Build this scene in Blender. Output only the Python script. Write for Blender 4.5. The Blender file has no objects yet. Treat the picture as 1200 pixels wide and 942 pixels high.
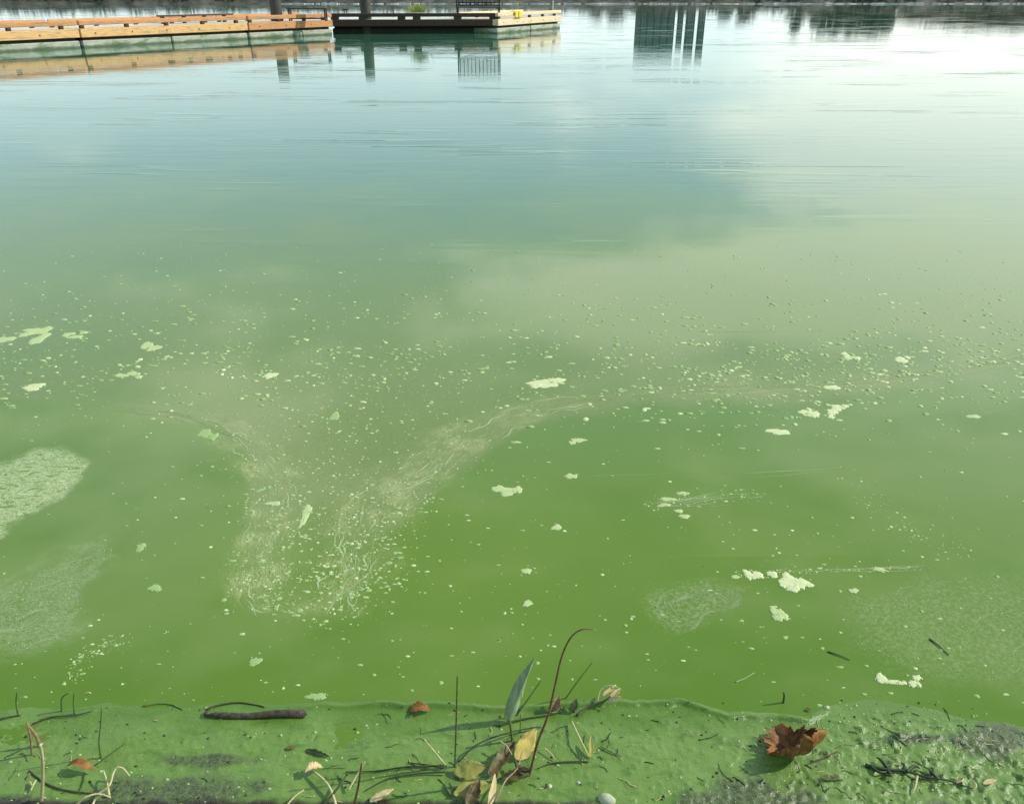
import bpy, math, random
import numpy as np
from mathutils import Vector, noise as mnoise
S = bpy.context.scene
C = S.collection
random.seed(7)
rng = np.random.default_rng(7)
R = math.radians

# ------------------------------------------------------------------ camera, light, exposure
F, HCAM, HOR = 933.0, 1.7, -12.0            # focal length in photo pixels, eye height, horizon row
PIT = math.atan((471 - HOR) / F)
cam = bpy.data.objects.new('camera', bpy.data.cameras.new('camera'))
C.objects.link(cam); S.camera = cam
cam.location = (0, 0, HCAM); cam.rotation_euler = (R(90) - PIT, 0, 0)
cam.data.sensor_width = 36; cam.data.lens = 36 * F / 1200
cam.data.clip_start = 0.05; cam.data.clip_end = 6000

SUN_EL, SUN_AZ = R(36), R(10)               # azimuth counted from +x towards +y
sd = Vector((math.cos(SUN_EL) * math.cos(SUN_AZ), math.cos(SUN_EL) * math.sin(SUN_AZ), math.sin(SUN_EL)))
sl = bpy.data.lights.new('sun', 'SUN'); sl.energy = 4.1; sl.angle = R(0.5); sl.color = (1.0, 0.94, 0.84)
so = bpy.data.objects.new('sun', sl); C.objects.link(so)
so.rotation_euler = sd.to_track_quat('Z', 'Y').to_euler()
S.view_settings.view_transform = 'Standard'; S.view_settings.look = 'None'
S.view_settings.exposure = 0; S.view_settings.gamma = 1
S.view_settings.use_curve_mapping = False

class NT:
    """small helper for wiring node trees"""
    def __init__(s, tree): s.t = tree; s.l = tree.links
    def n(s, kind, **kw):
        o = s.t.nodes.new(kind)
        for k, v in kw.items():
            if k.startswith('i_'):
                key = k[2:]; key = int(key) if key.isdigit() else key.replace('_', ' ')
                if hasattr(v, 'links'): s.l.new(v, o.inputs[key])
                else: o.inputs[key].default_value = v
            else: setattr(o, k, v)
        return o
    def m(s, op, a, b=None, c=None, clamp=False):
        o = s.t.nodes.new('ShaderNodeMath'); o.operation = op; o.use_clamp = clamp
        for i, v in enumerate((a, b, c)):
            if v is None: continue
            if hasattr(v, 'links'): s.l.new(v, o.inputs[i])
            else: o.inputs[i].default_value = v
        return o.outputs[0]
    def mix(s, f, a, b):
        o = s.t.nodes.new('ShaderNodeMix'); o.data_type = 'RGBA'
        for i, v in ((0, f), (6, a), (7, b)):
            if hasattr(v, 'links'): s.l.new(v, o.inputs[i])
            else: o.inputs[i].default_value = v if i == 0 else (*v[:3], 1)
        return o.outputs[2]
    def ss(s, v, a, b):
        o = s.t.nodes.new('ShaderNodeMapRange'); o.interpolation_type = 'SMOOTHSTEP'
        if hasattr(v, 'links'): s.l.new(v, o.inputs[0])
        o.inputs[1].default_value = a; o.inputs[2].default_value = b
        return o.outputs[0]
    def noise(s, vec, scale, detail=3, rough=.5, dist=0):
        o = s.n('ShaderNodeTexNoise', i_Scale=scale, i_Detail=detail, i_Roughness=rough, i_Distortion=dist)
        s.l.new(vec, o.inputs['Vector']); return o.outputs[0]
    def mapped(s, vec, sc, rot=(0, 0, 0)):
        o = s.n('ShaderNodeMapping', i_Scale=sc, i_Rotation=rot); s.l.new(vec, o.inputs['Vector']); return o.outputs[0]

# ---- sky: Nishita with broken cloud, whitening towards the horizon
W = bpy.data.worlds.new('World'); S.world = W; W.use_nodes = True
W.node_tree.nodes.clear(); w = NT(W.node_tree)
sky = w.n('ShaderNodeTexSky', sky_type='NISHITA', sun_disc=False, sun_elevation=SUN_EL,
          sun_rotation=R(90) - SUN_AZ, air_density=1.0, dust_density=0.6, ozone_density=1.6)
tc = w.n('ShaderNodeTexCoord').outputs['Generated']
sp = w.n('ShaderNodeSeparateXYZ', i_0=tc)
X, Y, Z = sp.outputs
el = w.m('MULTIPLY', w.m('ARCSINE', Z), 180 / math.pi)
az = w.m('MULTIPLY', w.m('ARCTAN2', X, Y), 180 / math.pi)
nz = w.noise(w.mapped(tc, (2.2, 2.2, 7.0)), 2.2, 5, .55, .3)
nz2 = w.noise(w.mapped(tc, (1.2, 1.2, 4.0), (0, 0, .7)), 6.0, 4, .5)
def bump(a0, e0, sa, se, tilt=0.0):
    da = w.m('SUBTRACT', az, a0)
    de = w.m('SUBTRACT', w.m('SUBTRACT', el, e0), w.m('MULTIPLY', da, tilt))
    q = w.m('ADD', w.m('POWER', w.m('ABSOLUTE', w.m('DIVIDE', da, sa)), 2), w.m('POWER', w.m('ABSOLUTE', w.m('DIVIDE', de, se)), 2))
    return w.m('EXPONENT', w.m('MULTIPLY', q, -1))
cl = w.m('MULTIPLY', w.m('SUBTRACT', nz, .5), 1.5)
cl = w.m('ADD', cl, w.m('MULTIPLY', w.m('SUBTRACT', nz2, .5), .5))
for (a0, e0, sa, se, tl, k) in CLOUDS if 'CLOUDS' in globals() else (
        (30, 6, 14, 8, 0.0, .8), (20, 17.6, 20, 3.2, -.20, 1.05), (34, 30, 16, 12, 0, .45),
        (0, 13.4, 13, 2.6, -.08, -.42), (-26, 32, 16, 11, 0, .42), (-30, 13, 14, 5, 0, -.2)):
    cl = w.m('ADD', cl, w.m('MULTIPLY', bump(a0, e0, sa, se, tl), k))
cmask = w.ss(cl, .02, .50)
haze = w.m('EXPONENT', w.m('DIVIDE', w.m('ABSOLUTE', el), -19.0))
tint = w.n('ShaderNodeMix', data_type='RGBA', blend_type='MULTIPLY'); tint.inputs[0].default_value = 1; w.l.new(sky.outputs[0], tint.inputs[6]); tint.inputs[7].default_value = (.86, 1.10, .92, 1)
col = w.mix(w.m('MULTIPLY', haze, .85), tint.outputs[2], (9.2, 10.8, 11.4))
col = w.mix(w.m('MULTIPLY', cmask, .92), col, (11.8, 12.5, 11.4))
bg = w.n('ShaderNodeBackground', i_Strength=0.13); w.l.new(col, bg.inputs[0])
wo = w.n('ShaderNodeOutputWorld'); w.l.new(bg.outputs[0], wo.inputs[0])

# ------------------------------------------------------------------ geometry helpers
def P(px, py, z=0.0):
    """place on the level z that the photo pixel looks at"""
    a = (px - 600) / F; b = (471 - py) / F
    d = (a, math.cos(PIT) + b * math.sin(PIT), -math.sin(PIT) + b * math.cos(PIT))
    t = (z - HCAM) / d[2]
    return Vector((d[0] * t, d[1] * t, z))
def PV(px, py, Yp):
    """point above the ground line y = Yp"""
    a = (px - 600) / F; b = (471 - py) / F
    d = (a, math.cos(PIT) + b * math.sin(PIT), -math.sin(PIT) + b * math.cos(PIT))
    t = Yp / d[1]
    return Vector((d[0] * t, Yp, HCAM + d[2] * t))
def topx(x, y, z=0.0):
    dz = HCAM - z
    zc = y * math.cos(PIT) + dz * math.sin(PIT); yc = y * math.sin(PIT) - dz * math.cos(PIT)
    return 600 + F * x / zc, 471 - F * yc / zc

def vn(x, y, seed=0):
    """smooth value noise 0..1 on numpy arrays"""
    xi = np.floor(x).astype(np.int64); yi = np.floor(y).astype(np.int64)
    fx = x - xi; fy = y - yi; fx = fx * fx * (3 - 2 * fx); fy = fy * fy * (3 - 2 * fy)
    def h(a, b):
        n = (a * 374761393 + b * 668265263 + seed * 1274126177) & 0xffffffff
        n = ((n ^ (n >> 13)) * 1274126177) & 0xffffffff
        return ((n ^ (n >> 16)) & 0xffff) / 65535.0
    return (h(xi, yi) * (1 - fx) + h(xi + 1, yi) * fx) * (1 - fy) + (h(xi, yi + 1) * (1 - fx) + h(xi + 1, yi + 1) * fx) * fy
def fbm(x, y, seed=0, o=4, g=.5):
    s = 0; a = 1; t = 0
    for i in range(o):
        s = s + a * vn(x, y, seed + i * 17); t += a; a *= g; x = x * 2.03 + 3.1; y = y * 2.03 + 1.7
    return s / t
def sstep(v, a, b):
    t = np.clip((v - a) / (b - a), 0, 1); return t * t * (3 - 2 * t)

def mesh(name, V, Fc, mat, smooth=True):
    me = bpy.data.meshes.new(name); me.from_pydata([tuple(v) for v in V], [], Fc); me.update()
    if smooth: me.polygons.foreach_set('use_smooth', [True] * len(me.polygons))
    for m_ in (mat if isinstance(mat, (list, tuple)) else [mat]): me.materials.append(m_)
    return me
def obj(name, me, parent=None, loc=None):
    o = bpy.data.objects.new(name, me); C.objects.link(o)
    if parent is not None: o.parent = parent
    if loc is not None: o.location = loc
    return o
def tag(o, label=None, cat=None, group=None, kind=None):
    if label: o['label'] = label
    if cat: o['category'] = cat
    if group: o['group'] = group
    if kind: o['kind'] = kind
    return o
def empty(name, loc, label, cat, group=None, rz=0):
    o = obj(name, None, loc=loc); o.rotation_euler = (0, 0, rz); return tag(o, label, cat, group)

class MB:
    def __init__(s): s.v = []; s.f = []
    def add(s, V, Fc):
        k = len(s.v); s.v += [tuple(p) for p in V]; s.f += [tuple(i + k for i in f) for f in Fc]; return s
    def box(s, x0, x1, y0, y1, z0, z1, j=0.0, bev=0.0):
        b = min(bev, (x1 - x0) / 3, (y1 - y0) / 3, (z1 - z0) / 3)
        jj = lambda: random.uniform(-j, j)
        if b <= 0:
            V = [(x + jj(), y + jj(), z + jj()) for z in (z0, z1) for y in (y0, y1) for x in (x0, x1)]
            return s.add(V, [(0, 2, 3, 1), (4, 5, 7, 6), (0, 1, 5, 4), (2, 6, 7, 3), (0, 4, 6, 2), (1, 3, 7, 5)])
        V = []; n = 8
        for z, q in ((z0, b), (z0 + b, 0), (z1 - b, 0), (z1, b)):
            for (x, y) in ((x0 + b, y0 + q), (x1 - b, y0 + q), (x1 - q, y0 + b), (x1 - q, y1 - b),
                           (x1 - b, y1 - q), (x0 + b, y1 - q), (x0 + q, y1 - b), (x0 + q, y0 + b)):
                V.append((x + jj(), y + jj(), z + jj()))
        Fc = [tuple(range(7, -1, -1)), tuple(range(24, 32))]
        for r in range(3):
            for i in range(8): Fc.append((r * 8 + i, r * 8 + (i + 1) % 8, r * 8 + 8 + (i + 1) % 8, r * 8 + 8 + i))
        return s.add(V, Fc)
    def tube(s, pts, rad, n=7, cap=True):
        pts = [Vector(p) for p in pts]; m = len(pts)
        rad = rad if isinstance(rad, (list, tuple)) else [rad] * m
        k = len(s.v); up = None
        for i, p in enumerate(pts):
            d = (pts[min(i + 1, m - 1)] - pts[max(i - 1, 0)]).normalized()
            if up is None: up = d.orthogonal().normalized()
            up = (up - d * up.dot(d))
            up = up.normalized() if up.length > 1e-6 else d.orthogonal().normalized()
            b = d.cross(up)
            for q in range(n):
                a = q * 2 * math.pi / n
                s.v.append(tuple(p + (up * math.cos(a) + b * math.sin(a)) * rad[i]))
        for i in range(m - 1):
            for q in range(n):
                a = k + i * n + q; b2 = k + i * n + (q + 1) % n
                s.f.append((a, b2, b2 + n, a + n))
        if cap:
            s.f.append(tuple(k + q for q in range(n - 1, -1, -1)))
            s.f.append(tuple(k + (m - 1) * n + q for q in range(n)))
        return s
    def build(s, name, mat, parent=None, loc=None, smooth=False):
        return obj(name, mesh(name, s.v, s.f, mat, smooth), parent, loc)

def curve(pts, n=10):
    """Catmull-Rom through points"""
    pts = [Vector(p) for p in pts]
    if len(pts) < 3: return [pts[0].lerp(pts[-1], i / n) for i in range(n + 1)]
    q = [pts[0] * 2 - pts[1]] + pts + [pts[-1] * 2 - pts[-2]]
    out = []
    for i in range(1, len(q) - 2):
        a, b, c, d = q[i - 1:i + 3]
        for k in range(n):
            t = k / n
            out.append(.5 * ((2 * b) + (c - a) * t + (2 * a - 5 * b + 4 * c - d) * t * t + (3 * b - a - 3 * c + d) * t ** 3))
    out.append(pts[-1]); return out

# ------------------------------------------------------------------ materials
def matte(name, c1, c2, scale=30, rough=.8, bump=.0, bscale=None, stretch=(1, 1, 1), c3=None, spec=.4, sss=0, coord='Object', dist=.01):
    m = bpy.data.materials.new(name); m.use_nodes = True; m.node_tree.nodes.clear(); t = NT(m.node_tree)
    co = t.mapped(t.n('ShaderNodeTexCoord').outputs[coord], stretch)
    f = t.noise(co, scale, 5, .6, .3)
    col = t.mix(t.ss(f, .35, .65), c1, c2)
    if c3: col = t.mix(t.ss(t.noise(co, scale * .37, 3, .6, .5), .52, .66), col, c3)
    b = t.n('ShaderNodeBsdfPrincipled', i_Roughness=rough); t.l.new(col, b.inputs['Base Color'])
    b.inputs['Specular IOR Level'].default_value = spec
    if sss:
        b.inputs['Subsurface Weight'].default_value = sss; b.inputs['Subsurface Radius'].default_value = (.01, .01, .004)
    if bump:
        h = t.noise(co, bscale or scale * 2, 4, .6)
        bn = t.n('ShaderNodeBump', i_Strength=bump, i_Distance=dist, i_Height=h); t.l.new(bn.outputs[0], b.inputs['Normal'])
    o = t.n('ShaderNodeOutputMaterial'); t.l.new(b.outputs[0], o.inputs[0]); return m
M = {}
M['cedar'] = matte('sunlit_cedar', (.56, .24, .09), (.74, .38, .16), 6, .75, .4, 30, (1, 8, 8), c3=(.40, .26, .17))
M['fascia'] = matte('yellow_timber', (.72, .39, .15), (.88, .56, .25), 5, .75, .4, 30, (1, 8, 8), c3=(.48, .33, .19))
M['fascia_pale'] = matte('pale_timber', (.78, .58, .34), (.86, .72, .48), 5, .75, .4, 30, (1, 8, 8), c3=(.70, .5, .3))
M['deck'] = matte('deck_boards', (.64, .56, .47), (.80, .72, .62), 9, .8, .3, 40, (1, 1, 1))
M['float'] = matte('concrete_float', (.50, .50, .42), (.36, .40, .30), 4, .85, .4, 20, (1, 1, 4), c3=(.20, .27, .16))
def waterline(m):
    t = NT(m.node_tree); bs = [n for n in m.node_tree.nodes if n.type == 'BSDF_PRINCIPLED'][0]
    src = bs.inputs['Base Color'].links[0].from_socket; oc = t.n('ShaderNodeTexCoord').outputs['Object']
    z_ = t.n('ShaderNodeSeparateXYZ', i_0=oc).outputs[2]
    k = t.ss(t.m('ADD', z_, t.m('MULTIPLY', t.m('SUBTRACT', t.noise(oc, 5, 4, .6), .5), .12)), .10, .02)
    t.l.new(t.mix(t.m('MULTIPLY', k, .85), src, (.07, .10, .045)), bs.inputs['Base Color'])
waterline(M['float'])
M['dark_float'] = matte('shaded_float', (.02, .03, .02), (.035, .045, .025), 4, .7, .3)  # shade under the cross section is put into this float colour
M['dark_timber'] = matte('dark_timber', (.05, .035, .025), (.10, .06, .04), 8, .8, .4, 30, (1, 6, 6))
M['pile'] = matte('pile_timber', (.055, .05, .042), (.10, .09, .075), 10, .85, .6, 30, (6, 6, 1))
M['black_metal'] = matte('black_metal', (.02, .02, .022), (.03, .03, .03), 20, .5)
M['yellow'] = matte('yellow_plastic', (.75, .62, .03), (.8, .68, .06), 20, .5)
M['white'] = matte('white_paint', (.75, .75, .72), (.8, .8, .78), 20, .5)
M['weed_yellow'] = matte('yellow_weed', (.45, .48, .10), (.30, .38, .08), 20, .8)

FOAM = [matte('foam_%d' % i, c, d, 300, .6, .5, 900, dist=.002, spec=.3) for i, (c, d) in enumerate([
    ((.54, .62, .31), (.68, .74, .44)), ((.42, .53, .23), (.52, .62, .31)), ((.28, .43, .15), (.36, .50, .21))])]
M['filament'] = matte('foam_filament', (.33, .43, .20), (.42, .50, .27), 200, .7, spec=.2)
M['filament_dim'] = matte('foam_filament_dim', (.25, .36, .14), (.32, .41, .20), 200, .7, spec=.2)

# ------------------------------------------------------------------ terrain and water
SHORE = [(-300, 838), (0, 836), (150, 828), (350, 829), (500, 826), (600, 829), (720, 824), (790, 822), (850, 832), (945, 840), (985, 826), (1040, 822), (1110, 836), (1200, 856), (1500, 870)]
_sp = [P(*p) for p in SHORE]; SX = np.array([p.x for p in _sp]); SY = np.array([p.y for p in _sp])
def shore_y(x): return np.interp(x, SX, SY)

def grid(name, xs, ys, zf, mat, attrs=None):
    XX, YY = np.meshgrid(xs, ys); nx, ny = len(xs), len(ys)
    ZZ = zf(XX, YY)
    co = np.stack([XX, YY, ZZ], -1).reshape(-1, 3).astype(np.float32)
    i = np.arange((ny - 1) * (nx - 1)); r = i // (nx - 1); c = i % (nx - 1); a = r * nx + c
    q = np.stack([a, a + 1, a + nx + 1, a + nx], -1).astype(np.int32)
    me = bpy.data.meshes.new(name); me.vertices.add(len(co)); me.vertices.foreach_set('co', co.ravel())
    me.loops.add(q.size); me.loops.foreach_set('vertex_index', q.ravel())
    me.polygons.add(len(q)); me.polygons.foreach_set('loop_start', np.arange(0, q.size, 4, dtype=np.int32))
    me.polygons.foreach_set('use_smooth', np.ones(len(q), bool))
    me.update(); me.validate()
    for nm, fn in (attrs or {}).items():
        at = me.color_attributes.new(name=nm, type='FLOAT_COLOR', domain='POINT')
        at.data.foreach_set('color', fn(XX, YY, ZZ).reshape(-1, 4).astype(np.float32).ravel())
    me.materials.append(mat)
    return obj(name, me)

def segs(pts):  # distance of arrays to a polyline of photo points mapped onto the ground
    return [P(*p) for p in pts]
def pdist(x, y, line):
    d = np.full(x.shape, 1e9)
    for a, b in zip(line[:-1], line[1:]):
        ux, uy = b.x - a.x, b.y - a.y; L = ux * ux + uy * uy
        t = np.clip(((x - a.x) * ux + (y - a.y) * uy) / L, 0, 1)
        d = np.minimum(d, np.hypot(x - a.x - t * ux, y - a.y - t * uy))
    return d
ARM_L = segs([(130, 478), (200, 486), (262, 505), (305, 535), (332, 575), (318, 620), (298, 660), (312, 700), (345, 725)])
ARM_R = segs([(392, 722), (412, 680), (425, 630), (450, 585), (500, 545), (560, 505), (640, 476), (760, 462), (900, 456), (1050, 441), (1200, 416), (1330, 385)])
MID = segs([(370, 715), (375, 650), (385, 590), (400, 540), (470, 510)])

def pflow(x, y, line):
    d = np.full(x.shape, 1e9); u = np.zeros_like(x); v = np.zeros_like(x); acc = 0.0
    for a, b in zip(line[:-1], line[1:]):
        ux, uy = b.x - a.x, b.y - a.y; L = ux * ux + uy * uy; l_ = math.sqrt(L)
        t = np.clip(((x - a.x) * ux + (y - a.y) * uy) / L, 0, 1)
        dx, dy = x - a.x - t * ux, y - a.y - t * uy; dd_ = np.hypot(dx, dy)
        sg = np.sign(ux * dy - uy * dx); k = dd_ < d
        d = np.where(k, dd_, d); u = np.where(k, acc + t * l_, u); v = np.where(k, sg * dd_, v); acc += l_
    return d, u, v
def poly_in(px, py, poly, soft=10):
    c = np.zeros(px.shape, bool); j = len(poly) - 1; d = np.full(px.shape, 1e9)
    for i in range(len(poly)):
        (ax_, ay_), (bx_, by_) = poly[i], poly[j]
        hit = ((ay_ > py) != (by_ > py)) & (px < (bx_ - ax_) * (py - ay_) / ((by_ - ay_) or 1e-9) + ax_)
        c ^= hit; ux, uy = bx_ - ax_, by_ - ay_; L = ux * ux + uy * uy + 1e-9
        t = np.clip(((px - ax_) * ux + (py - ay_) * uy) / L, 0, 1); d = np.minimum(d, np.hypot(px - ax_ - t * ux, py - ay_ - t * uy)); j = i
    return sstep(np.where(c, d, -d), -soft, soft)
SCUM_ZONE = [(-200, 455), (60, 476), (150, 478), (255, 503), (292, 535), (303, 575), (290, 615), (279, 655), (296, 692), (335, 722), (395, 730), (438, 718), (449, 665), (462, 618), (496, 580), (548, 542), (610, 503), (660, 484), (780, 474), (940, 470), (1080, 452), (1320, 418), (1500, 380), (1500, -900), (-400, -900)]
MAT_L1 = [(-80, 560), (0, 543), (40, 527), (75, 526), (102, 540), (97, 560), (70, 583), (40, 600), (0, 626), (-80, 670)]
MAT_L2 = [(-60, 705), (0, 690), (60, 660), (132, 640), (128, 655), (95, 680), (90, 720), (70, 750), (20, 762), (-60, 760)]
MAT_R = [(758, 702), (790, 686), (830, 680), (872, 690), (868, 712), (830, 722), (812, 742), (775, 735)]
MAT_FR = [(1000, 700), (1100, 680), (1240, 690), (1240, 805), (1130, 800), (1060, 780), (1000, 760)]
def water_flow(x, y, z):
    px, py = topx(x, np.maximum(y, .6))
    dl, ul, vl = pflow(x, y, ARM_L); dr, ur, vr = pflow(x, y, ARM_R)
    wr = .085 + .05 * sstep(-px, -620, -480)
    ml = np.exp(-(dl / .085) ** 2) * sstep(px, 150, 300) ; mr = np.exp(-(dr / wr) ** 2) * (1 - .72 * sstep(px, 590, 700))
    k = mr >= ml
    m_ = np.maximum(ml, mr) * (1 - sstep(py, 690, 735))
    return np.stack([np.where(k, ur, ul + 9), np.where(k, vr, vl), m_, np.ones_like(x)], -1)
def water_mats(x, y, z):
    px, py = topx(x, np.maximum(y, .6)); w_ = (fbm(x * 9, y * 9, 51, 5, .6) - .5) * 60
    return np.stack([poly_in(px + w_ * .4, py + w_ * .3, MAT_L1, 5), poly_in(px + w_, py + w_, MAT_L2, 12), np.maximum(poly_in(px + w_, py, MAT_R, 12), .6 * poly_in(px + w_, py + w_, MAT_FR, 25)), np.ones_like(x)], -1)
def water_attr(x, y, z):
    s = np.hypot(x, y)
    px, py = topx(x, np.maximum(y, .6))
    wob = (fbm(x * 1.3, y * 1.3, 5) - .5)
    wx = (fbm(x * 3.2, y * 3.2, 61) - .5) * 60 + (fbm(x * 11, y * 11, 62) - .5) * 26
    wy = (fbm(x * 3.2, y * 3.2, 63) - .5) * 34 + (fbm(x * 11, y * 11, 64) - .5) * 18
    zone = poly_in(px + wx * .7, py + wy * .8, SCUM_ZONE, 7)
    rim = np.exp(-(np.minimum(pdist(x, y, ARM_L), pdist(x, y, ARM_R)) / .05) ** 2)
    fade_up = 1 - sstep(y + wob, 4.4, 7.5)
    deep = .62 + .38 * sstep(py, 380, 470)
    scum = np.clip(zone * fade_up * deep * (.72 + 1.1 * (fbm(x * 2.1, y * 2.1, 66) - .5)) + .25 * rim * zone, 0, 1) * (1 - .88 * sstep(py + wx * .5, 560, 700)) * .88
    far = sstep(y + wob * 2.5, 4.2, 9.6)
    blot = fbm(x * .8 + 9, y * .8, 31, 4)
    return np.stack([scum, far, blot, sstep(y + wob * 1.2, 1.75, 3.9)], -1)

xs = np.concatenate([-np.geomspace(900, 9, 26), np.concatenate([np.arange(-8.4, -2.41, .05), np.arange(-2.4, 2.4, .014), np.arange(2.4, 8.41, .05)]), np.geomspace(9, 900, 26)])
ys = np.concatenate([[-1.0], np.concatenate([np.arange(.9, 1.5, .05), np.arange(1.5, 3.5, .012), np.arange(3.5, 4.5, .03), np.arange(4.5, 10, .05)]), np.geomspace(10.1, 118, 60)])
m = bpy.data.materials.new('algae_water'); m.use_nodes = True; m.node_tree.nodes.clear(); t = NT(m.node_tree)
co = t.n('ShaderNodeTexCoord').outputs['Object']
zn = t.n('ShaderNodeVertexColor', layer_name='zones'); zs = t.n('ShaderNodeSeparateColor', i_0=zn.outputs[0])
scum, far, blot = zs.outputs[:3]
green = t.mix(t.ss(blot, .3, .7), (.104, .198, .025), (.140, .234, .036))
green = t.mix(t.m('MULTIPLY', t.ss(t.noise(t.mapped(co, (1, 1.6, 1)), 2.2, 4, .55, .6), .4, .75), .35), green, (.150, .245, .052))
fine = t.noise(co, 34, 5, .7, 1.4); fine2 = t.noise(co, 120, 3, .7, .5)
sm = t.m('MULTIPLY', scum, t.m('ADD', .62, t.m('MULTIPLY', t.ss(fine, .4, .7), .5)))
green = t.mix(t.m('MULTIPLY', zn.outputs[1], .8), green, (.152, .246, .080))  # milky sky wash farther out is put into the algae colour
base = t.mix(sm, green, (.215, .262, .105))
base = t.mix(t.m('MULTIPLY', t.m('MULTIPLY', t.ss(fine2, .55, .75), scum), .35), base, (.42, .48, .24))
fs = t.n('ShaderNodeSeparateColor', i_0=t.n('ShaderNodeVertexColor', layer_name='flow').outputs[0])
wv = t.m('MULTIPLY', t.m('SUBTRACT', t.noise(co, 5, 3, .6), .5), .10)
uv = t.n('ShaderNodeCombineXYZ', i_0=t.m('MULTIPLY', fs.outputs[0], 5.0), i_1=t.m('MULTIPLY', t.m('ADD', fs.outputs[1], wv), 58.0))
st1 = t.noise(uv.outputs[0], 1.0, 5, .68, .9)
uv2 = t.n('ShaderNodeCombineXYZ', i_0=t.m('MULTIPLY', fs.outputs[0], 14.0), i_1=t.m('MULTIPLY', t.m('ADD', fs.outputs[1], wv), 130.0), i_2=4.0)
st2 = t.noise(uv2.outputs[0], 1.0, 4, .7, 1.2)
def ridged(v, w_): return t.ss(t.m('ABSOLUTE', t.m('SUBTRACT', v, .5)), w_, w_ * .25)
big = t.ss(t.noise(co, 6.5, 3, .6, .8), .38, .62)
froth = t.ss(t.noise(co, 55, 4, .7, 1.0), .42, .66)
arm = fs.outputs[2]
fil = t.m('MAXIMUM', ridged(st1, .035), t.m('MULTIPLY', ridged(st2, .05), .7))
fil = t.m('MAXIMUM', fil, t.m('MULTIPLY', t.ss(st1, .56, .66), froth))
lines = t.m('MULTIPLY', fil, t.m('ADD', .10, t.m('MULTIPLY', big, .90)))
base = t.mix(t.m('MULTIPLY', t.m('MULTIPLY', lines, t.ss(arm, .04, .5)), t.m('ADD', .35, t.m('MULTIPLY', t.ss(t.noise(co, 3.2, 2, .5), .4, .6), .6))), base, (.40, .43, .20))
ms = t.n('ShaderNodeSeparateColor', i_0=t.n('ShaderNodeVertexColor', layer_name='mats').outputs[0])
cd = t.mapped(co, (1, 3.2, 1), (0, 0, -.55))
curl = t.noise(cd, 8, 5, .74, 2.6)
base = t.mix(t.m('MULTIPLY', ms.outputs[0], t.m('ADD', .05, t.m('MULTIPLY', t.m('MAXIMUM', ridged(curl, .042), t.ss(curl, .56, .62)), .95))), base, (.50, .59, .32))
base = t.mix(t.m('MULTIPLY', ms.outputs[1], t.m('MULTIPLY', t.m('MAXIMUM', ridged(t.noise(cd, 17, 5, .75, 2.4), .05), t.m('MULTIPLY', t.ss(t.noise(cd, 70, 3, .7, .6), .48, .62), .6)), .65)), base, (.30, .38, .20))
grain = t.ss(t.noise(co, 75, 3, .75, .6), .44, .62)
base = t.mix(t.m('MULTIPLY', ms.outputs[2], t.m('MULTIPLY', grain, .6)), base, (.30, .37, .19))
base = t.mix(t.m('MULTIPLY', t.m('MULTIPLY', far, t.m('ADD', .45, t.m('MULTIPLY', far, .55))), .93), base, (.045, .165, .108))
b = t.n('ShaderNodeBsdfPrincipled'); t.l.new(base, b.inputs['Base Color'])
b.inputs['IOR'].default_value = 1.33
ro = t.m('ADD', .045, t.m('MULTIPLY', far, -.035)); ro = t.m('ADD', ro, t.m('MULTIPLY', scum, .03)); t.l.new(ro, b.inputs['Roughness'])
# ripples: long low wavelets far out, in patches; nearly flat close in
patch = t.ss(t.noise(t.mapped(co, (.10, .35, 1)), 1.0, 3, .5), .45, .62)
h1 = t.noise(t.mapped(co, (.5, 2.6, 1)), 1.6, 3, .5, .4)
h2 = t.noise(t.mapped(co, (1.2, 4.5, 1), (0, 0, .12)), 2.2, 3, .5, .2)
hh = t.m('ADD', t.m('MULTIPLY', h1, .42), t.m('MULTIPLY', t.m('MULTIPLY', h2, patch), .40))
line = t.noise(t.mapped(co, (.16, 2.2, 1), (0, 0, .03)), 1.3, 2, .5, .3)
ridge = t.m('POWER', t.m('SUBTRACT', 1, t.m('MULTIPLY', t.m('ABSOLUTE', t.m('SUBTRACT', line, .5)), 2)), 24)
gate = t.ss(t.noise(t.mapped(co, (.22, .5, 1)), 1.3, 2, .5), .50, .64)
hh = t.m('ADD', hh, t.m('MULTIPLY', t.m('MULTIPLY', ridge, gate), .55))
hh = t.m('MULTIPLY', hh, t.m('ADD', t.m('MULTIPLY', far, .92), .08))
bn = t.n('ShaderNodeBump', i_Strength=1.0, i_Distance=.0042, i_Height=hh); t.l.new(bn.outputs[0], b.inputs['Normal'])
o_ = t.n('ShaderNodeOutputMaterial'); t.l.new(b.outputs[0], o_.inputs[0])
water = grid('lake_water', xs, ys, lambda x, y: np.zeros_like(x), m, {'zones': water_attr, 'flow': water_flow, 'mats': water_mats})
tag(water, 'green algae covered lake water', kind='structure')

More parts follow.
